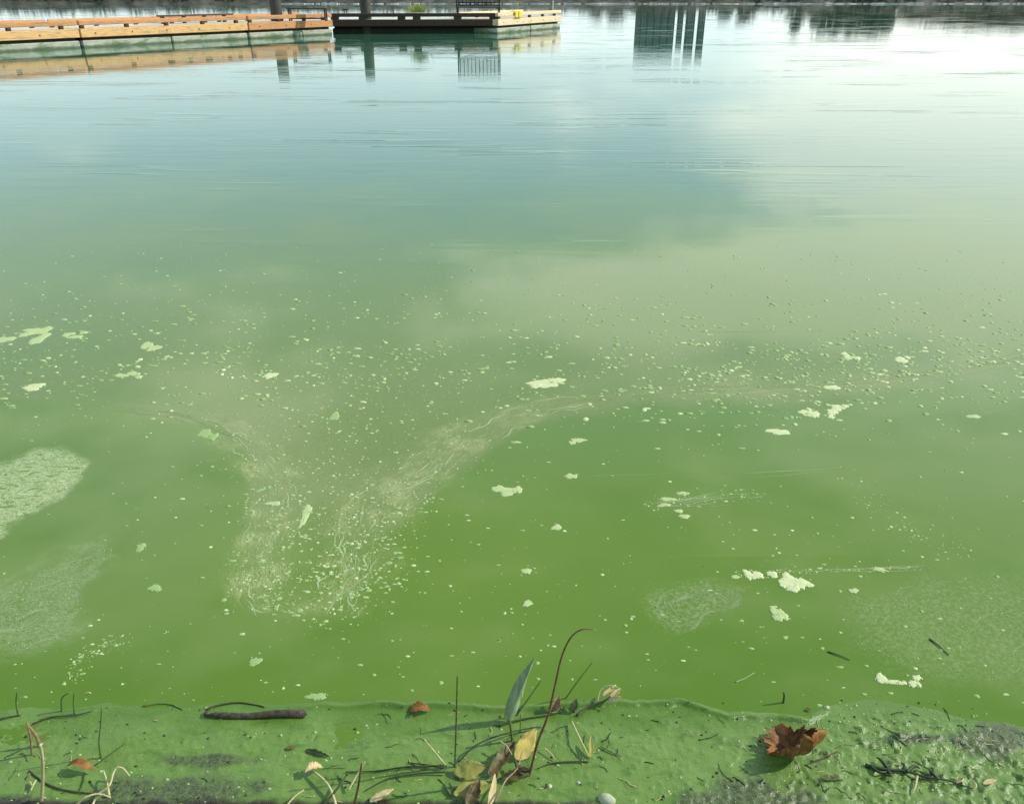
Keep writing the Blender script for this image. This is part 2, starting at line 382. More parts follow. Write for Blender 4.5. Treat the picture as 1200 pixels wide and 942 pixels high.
# ---- near bank of scum-coated mud
BARE = [(215, 935, 120, 34), (540, 960, 260, 14), (880, 950, 100, 46), (1110, 962, 70, 24), (690, 955, 90, 14), (240, 893, 60, 9), (1165, 868, 60, 26), (1060, 868, 60, 8), (20, 945, 60, 14)]
def bare(x, y):
    px, py = topx(x, np.maximum(y, .6)); v = np.zeros_like(x)
    for (cx, cy, rx, ry) in BARE:
        v = np.maximum(v, np.exp(-((px - cx) / rx) ** 2 - ((py - cy) / ry) ** 2))
    v = v + (fbm(x * 22, y * 22, 71, 4) - .5) * .7
    return sstep(v, .35, .75)
def bank_z(x, y):
    s = shore_y(x) + (fbm(x * 5, y * 0 + 2, 3) - .5) * .05 + (fbm(x * 24, y * 0 + 2, 13) - .5) * .016
    d = s - y                                   # metres inland from the edge
    z = np.where(d > 0, .0006 + .018 * np.clip(d, 0, 4), .0006 + .06 * d)
    px, py = topx(x, np.maximum(y, .6))
    inl = sstep(d, .0, .10)
    rough = .22 + .50 * sstep(px, 820, 1050)
    z = z + inl * (fbm(x * 7, y * 7, 11, 3) - .42) * .014
    z = z + inl * rough * (fbm(x * 45, y * 45, 12, 4) - .5) * .010
    z = z + inl * (np.maximum(fbm(x * 90, y * 90, 19, 3) - .60, 0)) * .055 * rough
    z = z + inl * bare(x, y) * (fbm(x * 120, y * 120, 23, 3) - .35) * .008
    # the rumpled lip of scum pushed up along the edge
    lip = np.exp(-((d - .004 - .012 * (vn(x * 7, x * 0, 9) - .5)) / .0075) ** 2)
    z = z + lip * .0100 * sstep(px, 330, 480) * (1 - sstep(px, 930, 990)) * (.45 + vn(x * 9, x * 0, 4))
    z = np.where(d < -.04, np.minimum(z, -.02 - .10 * np.clip(-d, 0, 8)), z)
    z = z + np.clip(.6 - y, 0, 60) * .06
    return z
def bank_attr(x, y, z):
    px, py = topx(x, np.maximum(y, .6))
    edge = sstep(py + (fbm(x * 30, y * 30, 5) - .5) * 9, 937, 945) * (1 - sstep(px, 640, 740))
    inland = sstep(-y, -1.1, 0.2)
    fade = sstep(shore_y(x) - y + (fbm(x * 14, y * 14, 77) - .5) * .14, -.01, .16)
    return np.stack([bare(x, y), np.maximum(edge, inland), fbm(x * 6, y * 6, 41, 4) * .5 + fade * .5, np.ones_like(x)], -1)
m = bpy.data.materials.new('algae_mud'); m.use_nodes = True; m.node_tree.nodes.clear(); t = NT(m.node_tree)
co = t.n('ShaderNodeTexCoord').outputs['Object']
zn = t.n('ShaderNodeVertexColor', layer_name='zones'); zs = t.n('ShaderNodeSeparateColor', i_0=zn.outputs[0])
g = t.mix(t.ss(zs.outputs[2], .22, .62), (.106, .206, .029), (.150, .256, .054))
g = t.mix(t.m('MULTIPLY', t.ss(t.noise(co, 11, 5, .65, .4), .5, .7), .4), g, (.155, .255, .066))
g = t.mix(t.m('MULTIPLY', t.ss(t.noise(co, 60, 5, .7, .4), .5, .75), .5), g, (.085, .175, .028))
g = t.mix(t.m('MULTIPLY', t.ss(t.noise(co, 150, 3, .7, .2), .62, .75), .35), g, (.24, .35, .10))
g = t.mix(t.m('MULTIPLY', t.ss(t.noise(t.mapped(co, (1, 2.6, 1), (0, 0, .2)), 9, 5, .62, 1.2), .50, .66), .6), g, (.075, .165, .020))
sp_ = t.ss(t.noise(co, 420, 2, .5), .42, .62)
mud = t.mix(sp_, (.035, .045, .025), (.13, .16, .075))
g = t.mix(t.m('MULTIPLY', zs.outputs[0], t.m('ADD', .55, t.m('MULTIPLY', t.ss(t.noise(co, 90, 4, .6), .35, .6), .4))), g, mud)
g = t.mix(zs.outputs[1], g, t.mix(sp_, (.022, .018, .012), (.06, .05, .03)))
b = t.n('ShaderNodeBsdfPrincipled', i_Roughness=.22); t.l.new(g, b.inputs['Base Color']); b.inputs['Specular IOR Level'].default_value = .45
bh = t.m('ADD', t.noise(co, 260, 4, .65), t.m('MULTIPLY', t.noise(co, 70, 3, .6), .8))
bn = t.n('ShaderNodeBump', i_Strength=.42, i_Distance=.004, i_Height=bh); t.l.new(bn.outputs[0], b.inputs['Normal'])
o_ = t.n('ShaderNodeOutputMaterial'); t.l.new(b.outputs[0], o_.inputs[0])
xs = np.concatenate([-np.geomspace(900, 2.1, 30), np.arange(-1.95, 1.951, .0048), np.geomspace(2.1, 900, 30)])
ys = np.concatenate([-np.geomspace(600, .1, 22), np.arange(0, 1.1, .04), np.arange(1.12, 1.72, .0048), np.array([1.8, 2, 2.5, 4, 10])])
bank = grid('muddy_bank', xs, ys, bank_z, m, {'zones': bank_attr})
tag(bank, 'muddy bank coated in green algae scum', kind='structure')
def bz(x, y): return float(bank_z(np.array([x * 1.0]), np.array([y * 1.0]))[0])
def G(px, py, lift=0.0):
    """point on the real surface (water or bank) the pixel looks at"""
    p = P(px, py)
    for _ in range(3): p = P(px, py, max(0.0, bz(p.x, p.y)) + lift)
    return p

# ---- lake bed sheet reaching the horizon, and the far bank
bed = MB().add([(-5000, 2, -1.5), (5000, 2, -1.5), (5000, 5000, -1.5), (-5000, 5000, -1.5)], [(0, 1, 2, 3)])
tag(bed.build('lake_bed', matte('silt', (.06, .06, .04), (.08, .08, .05), .2, .9)), 'silty lake bed', kind='structure')
m_far = matte('far_bank_earth', (.045, .045, .035), (.10, .095, .075), .8, .9, c3=(.16, .14, .12))
def far_z(x, y):
    yy = 117.0 + (fbm(x * .02, x * 0, 8) - .5) * 3
    d = y - yy
    return np.where(d < 0, d * .4, np.minimum(d * .45, .9) + np.clip(d - 6, 0, 80) * .01) + (fbm(x * .5, y * .5, 9) - .5) * .35 * sstep(d, 0, 2)
xs = np.concatenate([[-4000, -1500, -600], np.arange(-250, 251, 2.0), [600, 1500, 4000]])
ys = np.concatenate([np.arange(112, 126, .7), np.geomspace(127, 4500, 24)])
fb = grid('far_bank', xs, ys, far_z, m_far); tag(fb, 'dark far bank of the lake', kind='structure')
fl = MB()
fl.add([], [])
shore_line = matte('pale_shingle', (.55, .55, .55), (.7, .7, .68), 1, .9)
for i in range(150):
    x = -30 + i * .7; y = 116.0 + random.uniform(-.2, .2)
    fl.box(x + random.uniform(-.4, .4), x + random.uniform(.4, 1.3), y, y + random.uniform(.3, .6), -.05, random.uniform(.03, .12), .04)
tag(fl.build('pale_shingle_edge', shore_line), 'pale sunlit shingle along the far waterline', kind='stuff')

# ------------------------------------------------------------------ far shrubs, trees, buildings
def leaf_cloud(n, rx, ry, rz, zc, size, clumps=10, seed=0, conic=False):
    r_ = random.Random(seed); mb = MB()
    cs = []
    for _ in range(clumps):
        zz = r_.uniform(-1, 1); k = (1 - (zz + 1) / 2 * .85) if conic else math.sqrt(max(.05, 1 - zz * zz))
        a = r_.uniform(0, 6.28); q = r_.uniform(.2, .75) * k
        cs.append((math.cos(a) * q * rx, math.sin(a) * q * ry, zc + zz * rz * .85, r_.uniform(.25, .45) * (k + .2)))
    for _ in range(n):
        cx, cy, cz, cr = r_.choice(cs)
        p = Vector((cx + r_.gauss(0, .5) * cr * rx, cy + r_.gauss(0, .5) * cr * ry, cz + r_.gauss(0, .4) * cr * rz))
        u = Vector((r_.gauss(0, 1), r_.gauss(0, 1), r_.gauss(0, 1))).normalized() * size * r_.uniform(.5, 1.2)
        v = u.orthogonal().normalized() * size * r_.uniform(.4, .9)
        mb.add([p - u, p + v, p + u, p - v], [(0, 1, 2, 3)])
    return mb
shr_m = matte('far_shrub_leaves', (.035, .045, .030), (.075, .085, .055), .6, .9, c3=(.12, .10, .075), coord='Object')
allv = MB()
for i in range(900):
    x = random.uniform(-140, 140); y = 118.5 + random.random() ** 2 * 6
    h = random.uniform(.5, 1.1); s_ = random.uniform(.5, 1.6)
    for _ in range(14):
        p = Vector((x + random.gauss(0, s_ * .5), y + random.gauss(0, .4), .45 + abs(random.gauss(0, h * .4))))
        u = Vector((random.gauss(0, 1), random.gauss(0, .6), random.gauss(0, 1))).normalized() * random.uniform(.12, .35)
        v = u.orthogonal().normalized() * random.uniform(.12, .3)
        allv.add([p - u, p + v, p + u, p - v], [(0, 1, 2, 3)])
tag(allv.build('far_undergrowth', shr_m), 'dark low undergrowth along the far bank', kind='stuff')

ever = matte('evergreen_leaves', (.030, .050, .030), (.06, .085, .045), .9, .85)
brn = matte('russet_leaves', (.16, .06, .035), (.24, .10, .06), .9, .85, c3=(.07, .05, .03))
bark = matte('bark', (.05, .04, .03), (.09, .07, .05), 6, .9, .4)
def tree_meshes(seed, H, W, mat, conic):
    tr = MB(); tr.tube([(0, 0, -.3), (.05, 0, H * .3), (0, .05, H * .6), (0, 0, H * .92)], [.16, .12, .08, .02], 7)
    r_ = random.Random(seed)
    for k in range(7):
        a = r_.uniform(0, 6.28); z = H * r_.uniform(.25, .7); L = W * r_.uniform(.5, .8)
        tr.tube([(0, 0, z), (math.cos(a) * L * .5, math.sin(a) * L * .5, z + .25), (math.cos(a) * L, math.sin(a) * L, z + .5)], [.05, .035, .015], 5)
    cr = leaf_cloud(1500, W, W, H * .44, H * .50, .28, 30, seed, conic)
    return mesh('trunk', tr.v, tr.f, bark, False), mesh('crown', cr.v, cr.f, mat, False)
TM = [tree_meshes(3, 5.5, 1.6, ever, True), tree_meshes(4, 4.8, 2.3, ever, False), tree_meshes(5, 3.2, 2.2, brn, False)]
def far_x(px, Yp): return PV(px, 0, Yp).x
# px, distance, kind, scale, label
TREES = [(722, 124, 1, .42, 'small dark tree nearest the grey waterfront block on its left'),
         (700, 127, 1, .38, 'small dark tree on the far bank beyond the end of the dock'),
         (850, 126, 1, .40, 'low dark tree just right of the grey waterfront towers'),
         (874, 123, 1, .46, 'low rounded tree midway between the towers and the evergreens'),
         (936, 128, 0, .74, 'leftmost dark evergreen of the tall far group'),
         (958, 126, 0, .55, 'shortest evergreen in the tall far group, second from its left'),
         (978, 130, 1, .88, 'broad dark tree inside the left half of the tall far group'),
         (1002, 127, 0, .80, 'dark conical evergreen at the middle of the tall far group'),
         (1022, 130, 1, .92, 'largest rounded tree of the tall far group'),
         (1044, 126, 0, .72, 'rightmost dark evergreen of the tall far group'),
         (1075, 124, 2, .62, 'russet tree nearest the tall evergreen group, left end of the brown row'),
         (1098, 126, 2, .70, 'second russet tree from the left of the brown row'),
         (1122, 125, 2, .78, 'third russet tree from the left of the brown row'),
         (1146, 127, 2, .86, 'fourth russet tree from the left, before the frame edge'),
         (1172, 125, 2, .84, 'russet tree next to last at the right edge of the picture'),
         (1197, 126, 2, .92, 'russet tree cut by the right edge of the picture')]
for i, (px, Yp, k, sc, lab) in enumerate(TREES):
    rt = empty('far_tree', (far_x(px, Yp), Yp, .6), lab, 'tree', 'trees on the far bank', random.uniform(0, 6))
    rt.scale = (sc * (2.6 if k == 2 else 1.9), sc * 1.5, sc * (1.15 if k == 2 else 1))
    for nm, me in zip(('trunk', 'crown'), TM[k]): obj(nm, me, rt)
wall_m = matte('grey_cladding', (.055, .065, .065), (.08, .09, .09), 1, .8)
glass_m = matte('dark_window', (.03, .04, .05), (.04, .05, .06), 3, .2, spec=.8)
trim_m = matte('pale_trim', (.35, .37, .37), (.4, .42, .42), 3, .7)
D_B = 122.0
def tower(px0, px1, ytop, lab, name, cols, rows, cat):
    x0, x1 = far_x(px0, D_B), far_x(px1, D_B); cx = (x0 + x1) / 2; hw = (x1 - x0) / 2
    a = PIT - math.atan((471 - ytop) / F); Hh = D_B * math.tan(a) - HCAM - .6
    rt = empty(name, (cx, D_B, .6), lab, cat)
    dp = 5 if cols > 1 else .5
    MB().box(-hw, hw, 0, dp, -1, Hh, bev=.03).build('wall', wall_m, rt)
    MB().box(-hw - .02, hw + .02, -.08, dp + .08, Hh + .003, Hh + .18, bev=.03).build('roof', trim_m, rt)
    first = None
    for r in range(rows):
        for c in range(cols):
            wx = -hw + (c + .5) * 2 * hw / cols; ww = hw / cols * .55; z0 = .4 + r * (Hh - .6) / rows; z1 = z0 + (Hh - .6) / rows * .55
            wd = MB().box(wx - ww, wx + ww, -.05, .02, z0, z1).build('window', trim_m, rt)
            MB().box(wx - ww * .82, wx + ww * .82, -.062, -.051, z0 + .05, z1 - .05).build('pane', glass_m, wd)
tower(752, 793, 66, 'wide dark grey waterfront block, its reflection hanging right of the dock', 'waterfront_building', 5, 5, 'building')
tower(796.5, 803, 58, 'narrow dark tower touching the wide grey block, leftmost of three', 'waterfront_tower', 1, 5, 'tower')
tower(806.5, 817, 66, 'narrow dark tower between two others on the far bank', 'waterfront_tower', 1, 5, 'tower')
tower(821, 829, 68, 'narrow dark tower at the right end of the grey waterfront row', 'waterfront_tower', 1, 6, 'tower')

# ------------------------------------------------------------------ dock
def dpt(px, py): return P(px, py)
def dock_section(name, lab, A, B, width, mats, end=(0, 0), blocks=None, float_in=.06, floatmat=None, fz=.56, dark=False):
    """A,B: waterline points of the face we look at; local x runs A to B, +y goes behind"""
    d = (B - A); L = d.length; rz = math.atan2(d.y, d.x)
    rt = empty(name, A, lab, 'dock section', 'sections of the floating timber dock', rz)
    fas, rail = mats
    # face boards: two lengths per side
    for (y0, y1, q) in ((-.0, .09, 0), (width - .09, width, 1)):
        if dark and q: continue
        MB().box(.012, L - .012, y0, y1, .30, fz, .002, .012).build('fascia_board', fas, rt)
        MB().box(.02, L - .02, y0 + .01, y1 + .07 if not q else y1, .66, .80, .003, .015).build('bull_rail', rail, rt)
    MB().box(.0, .06, .093, width - .093, .32, fz - .01).build('end_board', fas, rt)
    MB().box(L - .06, L, .093, width - .093, .32, fz - .01).build('end_board', fas, rt)
    bl = blocks
    bm = None
    for xx in bl:
        for yy in ((.012,) if dark else (.012, width - .135)):
            if bm is None:
                bm = MB().box(0, .34 if dark else .13, 0, .12, 0, .097, .002, .01); bm = mesh('rail_block', bm.v, bm.f, M['dark_timber'], False)  # dark on every section: shade of the block ends put into the colour
            obj('rail_block', bm, rt, (xx, yy, fz + .002))
    # boards of the deck: 5 px wide or less in the photo, kept as real boards joined together
    dk = MB(); x = .07
    while x < L - .15:
        dk.box(x, x + .138, .095, width - .095, fz - .045 + random.uniform(-.002, .002), fz - .004 + random.uniform(-.003, .003))
        x += .146
    tag(dk.build('decking', M['deck'], rt), kind='stuff')
    # bolts on the face
    bo = MB().tube([(0, -.015, 0), (0, .01, 0)], .022, 6); bo = mesh('bolt', bo.v, bo.f, M['black_metal'], False)
    for xx in np.arange(.5, L, 1.3): obj('bolt', bo, rt, (float(xx), 0, .42))
    # floats below, each set back under the frame
    n = 1 if dark else max(1, round(L / 3.3)); w_ = (L) / n
    for i in range(n):
        MB().box(i * w_ + .03, (i + 1) * w_ - .03, float_in, width - .1, -.35, .205, .004, .03).build('float', floatmat, rt)
    MB().box(.1, L - .1, float_in + .12, width - .2, .208, .50).build('frame', M['dark_timber'], rt)
    return rt
M0, M1, M2, M3 = P(-330, 79.0), P(97.5, 56.2), P(293, 45.7), P(388, 40.9)
dirm = (M3 - P(0, 61.5)).normalized()
def on(px):   # waterline point of the straight main face at this photo column
    A = P(0, 61.5); n = Vector((-dirm.y, dirm.x))
    k = (px - 600) / F
    # solve x = k*(y*cos+HCAM*sin)
    c, s_ = math.cos(PIT), math.sin(PIT)
    t_ = (k * (A.y * c + HCAM * s_) - A.x) / (dirm.x - k * dirm.y * c)
    return A + dirm * t_
def blocks_at(A, pxs):
    return [max(.05, (on(p) - A).length) for p in pxs]
Wd = 2.1
A0 = on(98) - dirm * 7.0
dock_section('dock_section', 'sunlit timber dock section cut by the left edge of the picture', A0, on(97.2), Wd, (M['fascia'], M['cedar']), blocks=[1.5, 3.0] + blocks_at(A0, (15, 76)), floatmat=M['float'])
A1 = on(98.2)
dock_section('dock_section', 'long sunlit dock section with the low dark plank behind its rail', A1, on(292.6), Wd, (M['fascia'], M['cedar']), blocks=blocks_at(A1, (100, 152, 198, 240, 279)), floatmat=M['float'])
A2 = on(293.6)
dock_section('dock_section', 'sunlit orange dock section beside the left pile, joining the shaded one', A2, on(391.5), Wd, (M['cedar'], M['cedar']), blocks=blocks_at(A2, (295, 328, 358, 380)), floatmat=M['float'])
# shaded cross section, its face square to us, and the bright end section
yb = on(388).y + .25
def atY(px, Yp): return Vector((PV(px, 0, Yp).x, Yp, 0))
Bs = atY(384, yb); Be = atY(583, yb + .7)
Ls = (Be - Bs).length
dock_section('dock_section', 'dark shaded dock section in the middle, pale gaps under its rail', Bs, Be, 2.4, (M['dark_timber'], M['dark_timber']),  # the shade on this section is put into its darker timber
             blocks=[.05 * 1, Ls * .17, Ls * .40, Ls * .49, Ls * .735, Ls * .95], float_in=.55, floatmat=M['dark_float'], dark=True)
E0 = atY(583.5, yb + .55); E1 = P(658, 33.2)
Le = (E1 - E0).length
es = dock_section('dock_section', 'pale sunlit end section of the dock with yellow bumper', E0, E1, 2.2, (M['fascia_pale'], M['fascia_pale']), blocks=[.1, Le * .27, Le * .47, Le * .68, Le * .88], floatmat=M['float'])

def on_line(A, B, px):
    k = (px - 600) / F; c, s_ = math.cos(PIT), math.sin(PIT); d = (B - A).normalized()
    return A + d * ((k * (A.y * c + HCAM * s_) - A.x) / (d.x - k * d.y * c))
# piles
def pile(A, ztop, r, lab):
    rt = empty('dock_pile', (A.x, A.y, 0), lab, 'pile', 'timber piles holding the dock')
    mb = MB().tube([(0, 0, -1.4), (0, 0, 0), (.01, 0, .8), (0, 0, ztop - .03), (0, 0, ztop)], [r, r, r * .98, r * .96, r * .86], 20)
    mb.build('post', M['pile'], rt, smooth=False)
    MB().tube([(0, 0, .58), (0, 0, .66)], [r + .02, r + .02], 20).build('pile_collar', M['black_metal'], rt)
p1 = on_line(A2, on(388), 323) + Vector((-.75, 1.0, 0)); p1.x = PV(323, 10, p1.y).x
pile(p1, 1.62, .235, 'thick dark pile standing through the sunlit orange dock section')
p2y = yb + .75
pile(Vector((PV(428, 10, p2y).x, p2y, 0)), 1.85, .225, 'thick dark pile standing through the shaded dock section')
DECK = .56
def bench(px0, px1, Yp, zbase, back, lab, name):
    x0, x1 = PV(px0, 8, Yp).x, PV(px1, 8, Yp).x; L = x1 - x0
    rt = empty(name, (x0, Yp, zbase), lab, 'bench')
    k = M['black_metal']
    for i in range(3): MB().box(0, L, i * .14, i * .14 + .12, .43, .47, bev=.006).build('seat_slat', M['dark_timber'], rt)
    for xx in (.06, L - .11):
        for yy in (.02, .34): MB().box(xx, xx + .05, yy, yy + .05, 0, .43).build('leg', k, rt)
        MB().box(xx, xx + .05, .073, .337, .37, .427).build('seat_bearer', k, rt)
    MB().box(.113, L - .113, .18, .22, .06, .11).build('stretcher', k, rt)
    if back:
        for xx in (.0, L - .05): MB().box(xx, xx + .05, .42, .47, .0, 1.25).build('back_post', k, rt)
        for i in range(7): MB().box(.053, L - .053, .425, .455, .50 + i * .11, .545 + i * .11).build('back_rail', k, rt)
        for i in range(11): MB().box(.09 + i * (L - .2) / 10, .12 + i * (L - .2) / 10, .458, .475, .48, 1.22).build('back_slat', k, rt)
yq = p1.y + .1
bench(335, 382, yq - .1, DECK, False, 'backless dark bench right of the left pile on the dock', 'dock_bench')
bench(534, 586, yb + 1.3, DECK, True, 'dark bench with tall lattice back on the shaded dock section', 'lattice_bench')
# low plank behind the rail, weeds, cleat, bumper, marker rod
pa, pb = on(216), on(296)
off = Vector((-dirm.y, dirm.x, 0)) * 1.55
dd = pb - pa; q = MB()
rt = empty('gangplank', pa + off, 'long low dark plank lying along the rail of the sunlit dock', 'plank', None, math.atan2(dd.y, dd.x))
MB().box(.2, dd.length + .4, 0, .28, .80, .85, bev=.005).build('board', M['dark_timber'], rt)
for i in range(4): MB().box(.3 + i * (dd.length - .3) / 3, .38 + i * (dd.length - .3) / 3, .05, .2, DECK, .799).build('leg', M['black_metal'], rt)
tf = MB(); c0 = PV(490, 12, yb + .5)
for i in range(260):
    a = random.uniform(0, 6.28); r_ = abs(random.gauss(0, .14)); h = random.uniform(.1, .36)
    b0 = Vector((math.cos(a) * r_, math.sin(a) * r_, 0)); tp = b0 * random.uniform(1.1, 2.0) + Vector((0, 0, h)); s_ = Vector((.018, .008, 0))
    tf.add([b0 - s_, b0 + s_, tp], [(0, 1, 2)])
tag(tf.build('weed_tuft', M['weed_yellow'], loc=(c0.x, yb + .35, DECK + .27)), 'yellow green weed tuft spilling over the rail of the shaded dock', 'plant')
c1 = PV(406, 12, yb + .4)
rt = empty('mooring_cleat', (c1.x, yb + .12, .826), 'small dark mooring cleat left of the pile in the shaded dock', 'cleat')
MB().tube([(-.16, 0, .13), (-.06, 0, .11), (.06, 0, .11), (.16, 0, .14)], [.015, .028, .028, .015], 8).build('horn', M['black_metal'], rt)
for s_ in (-.05, .05): MB().tube([(s_, 0, 0), (s_, 0, .1)], .02, 8).build('leg', M['black_metal'], rt)
ed = (E1 - E0).normalized(); nrm = Vector((ed.y, -ed.x, 0))
eb = on_line(E0, E1, 606)
rt = empty('rail_bumper', eb + nrm * .03, 'yellow bumper strapped over the rail of the pale end section', 'bumper', None, math.atan2(ed.y, ed.x))
MB().box(-.3, .3, -.05, .0, .58, .84, .0, .02).build('pad', M['yellow'], rt)
MB().box(-.3, .3, .0, .2, .828, .86, .0, .01).build('pad_top', M['yellow'], rt)
MB().box(-.02, .02, -.06, -.051, .60, .83).build('strap', M['black_metal'], rt)
er = on_line(E0, E1, 650) + Vector((-ed.y, ed.x, 0)) * .12
rt = empty('marker_rod', (er.x, er.y, .826), 'thin white marker rod upright near the far end of the dock', 'rod')
MB().tube([(0, 0, 0), (0, 0, .34)], .018, 8).build('rod', M['white'], rt)
MB().tube([(0, 0, .34), (0, 0, .40)], [.03, .012], 8).build('cap', M['white'], rt)

# ------------------------------------------------------------------ foam on the water
def blob(mb, px, py, rx, ry, h=.003, n=22, seed=0, jag=.28, tilt=0.0):
    """irregular raft of foam: outline from noise, three rings up to a lumpy top"""
    r_ = random.Random(seed * 7 + 1); ph = [r_.uniform(0, 6.28) for _ in range(5)]
    c = P(px, py); ex = (P(px + rx, py) - c).length; ey = abs(P(px, py + ry).y - c.y)
    if ey <= 0: ey = .01
    V = []; Fc = []
    rings = ((1.0, -.001), (.93, .55), (.68, .9), (.35, 1.0))
    for (k, hz) in rings:
        for i in range(n):
            a = i * 2 * math.pi / n
            rr = 1 + jag * (.5 * math.sin(2 * a + ph[0]) + .45 * math.sin(3 * a + ph[1]) + .35 * math.sin(5 * a + ph[2]) + .3 * math.sin(8 * a + ph[3])) + r_.uniform(-.07, .07) * jag * 3
            x, y = math.cos(a) * rr * k * ex, math.sin(a) * rr * k * ey
            x, y = x * math.cos(tilt) - y * math.sin(tilt), x * math.sin(tilt) + y * math.cos(tilt)
            V.append((c.x + x, c.y + y, max(-.001, hz * h * (1 + (r_.uniform(-.35, .35) if hz > 0 else 0)))))
    V.append((c.x, c.y, h * 1.05))
    for r in range(3):
        for i in range(n):
            Fc.append((r * n + i, r * n + (i + 1) % n, (r + 1) * n + (i + 1) % n, (r + 1) * n + i))
    for i in range(n): Fc.append((3 * n + i, 3 * n + (i + 1) % n, 4 * n))
    mb.add(V, Fc)
# flecks, bubbles
def fleck(mb, x, y, r, h, r_, n=9, asp=None):
    asp = asp or r_.uniform(.6, 1.4); ph = r_.uniform(0, 6.28); V = []; rot = r_.uniform(-.6, .6)
    for k, hz in ((1, -.0008), (.7, h * .75)):
        for i in range(n):
            a = i * 2 * math.pi / n + ph; q = r * (1 + r_.uniform(-.22, .22)) * k
            V.append((x + math.cos(a) * q * asp, y + math.sin(a) * q / asp, hz))
    V.append((x, y, h))
    Fc = [(i, (i + 1) % n, n + (i + 1) % n, n + i) for i in range(n)] + [(n + i, n + (i + 1) % n, 2 * n) for i in range(n)]
    mb.add(V, Fc)
FP = [  # list of lobes (cx, cy, rx, ry), shade, label
 ([(640, 449, 19, 6), (652, 446, 10, 4), (628, 452, 8, 3)], 0, 'largest bright foam patch alone in the middle of the speckled water'),
 ([(585, 573, 9, 5), (595, 576, 12, 5), (606, 574, 6, 5)], 1, 'bean shaped pale foam patch below the right swirl arm'),
 ([(912, 506, 15, 3.6)], 0, 'long flat bright foam sliver on the right, below the crumbled clusters'),
 ([(944, 484, 8, 4), (953, 485, 7, 5), (948, 480, 4, 2)], 0, 'left one of two crumbled foam clusters on the right'),
 ([(975, 483, 7, 4), (981, 478, 9, 4), (990, 476, 5, 2), (974, 488, 4, 3)], 0, 'right one of two crumbled foam clusters, broken into lobes'),
 ([(1056, 422, 9, 3.5), (1063, 419, 4, 2)], 0, 'small bright foam dot on the far right speckled band'),
 ([(925, 680, 10, 9), (937, 683, 9, 8), (930, 690, 9, 4), (946, 684, 6, 5), (918, 684, 6, 6)], 0, 'biggest blocky foam patch at the lower right, scalloped edges'),
 ([(908, 716, 6, 6), (916, 720, 7, 7), (912, 724, 7, 4)], 1, 'squarish foam patch just below the biggest lower right one'),
 ([(877, 673, 6, 6), (886, 674, 9, 5), (905, 673, 6, 5)], 0, 'lumpy foam patch left of the biggest lower right one'),
 ([(862, 676, 6, 2.2)], 1, 'thin foam dash left of the lumpy lower right patch'),
 ([(1033, 795, 8, 6), (1045, 799, 8, 3), (1055, 800, 8, 2.5)], 0, 'comet shaped foam patch with a tail near the right shore'),
 ([(1074, 794, 6, 3.5), (1070, 801, 6, 4.5), (1076, 802, 4, 3)], 0, 'pair of rounded foam lobes beside the comet shaped patch'),
 ([(38, 454, 11, 4.5), (45, 452, 8, 3)], 0, 'smooth oval foam pad near the left edge'),
 ([(42, 388, 16, 4), (46, 397, 9, 7), (30, 392, 8, 3), (55, 386, 6, 4)], 1, 'ragged foam tangle high at the left edge'),
 ([(80, 392, 8, 2.5), (88, 395, 10, 2), (98, 390, 5, 2)], 1, 'string of foam dashes right of the ragged tangle'),
 ([(5, 398, 12, 4)], 1, 'foam patch cut by the left edge of the picture'),
 ([(172, 405, 9, 4), (180, 408, 8, 4)], 1, 'double foam patch below and right of the ragged tangle'),
 ([(142, 440, 9, 2.2), (155, 438, 8, 3), (162, 442, 6, 2)], 1, 'long torn foam streak at the left, above the swirl'),
 ([(317, 440, 8, 4)], 0, 'rounded foam dot alone above the left swirl arm'),
 ([(240, 508, 10, 5), (250, 512, 6, 4)], 2, 'dull green foam pad on the top of the left swirl arm'),
 ([(392, 488, 7, 5)], 2, 'dull foam lump between the two swirl arms'),
 ([(677, 516, 9, 3), (670, 519, 5, 2)], 1, 'foam dash right of the right swirl arm'),
 ([(669, 558, 7, 3.5)], 1, 'small foam dot right of the bean shaped patch'),
 ([(652, 618, 7, 3.5)], 1, 'foam dot floating in the smooth middle green, with a smaller one at its right'),
 ([(617, 669, 6, 3.8)], 1, 'upper of two foam dots in the smooth water above the green blade'),
 ([(618, 707, 6, 4)], 1, 'lower of two foam dots in the smooth water above the green blade'),
 ([(181, 689, 8, 5)], 2, 'dull foam disc in the smooth green inside the left curl'),
 ([(165, 641, 6, 5)], 2, 'soft round foam disc above the dull one at the left'),
 ([(299, 775, 8, 5)], 2, 'soft foam disc above the floating broken branch'),
 ([(783, 585, 12, 2), (800, 578, 8, 2), (778, 592, 9, 2)], 1, 'upper row of thin foam dashes right of the bean shaped patch'),
 ([(802, 605, 8, 2.4), (795, 599, 7, 2)], 1, 'lower pair of foam dashes below the thin row'),
 ([(320, 590, 9, 3), (358, 603, 6, 13)], 1, 'upright foam lobe inside the left swirl arm'),
 ([(1030, 667, 8, 2.6)], 1, 'faint foam dash right of the biggest lower right patch'),
 ([(1000, 692, 6, 3.2)], 1, 'foam dot below the faint dash at the lower right'),
 ([(1141, 488, 8, 2.6)], 1, 'thin foam dash by itself near the right edge'),
 ([(371, 816, 12, 5)], 2, 'frothy pale disc touching the shore behind the branch'),
 ([(975, 454, 10, 3)], 0, 'foam smear midway between the dot and the crumbled clusters'),
 ([(996, 419, 8, 2.5), (990, 415, 6, 2), (1004, 420, 6, 2)], 0, 'thin torn foam strip left of the small bright dot'),
]
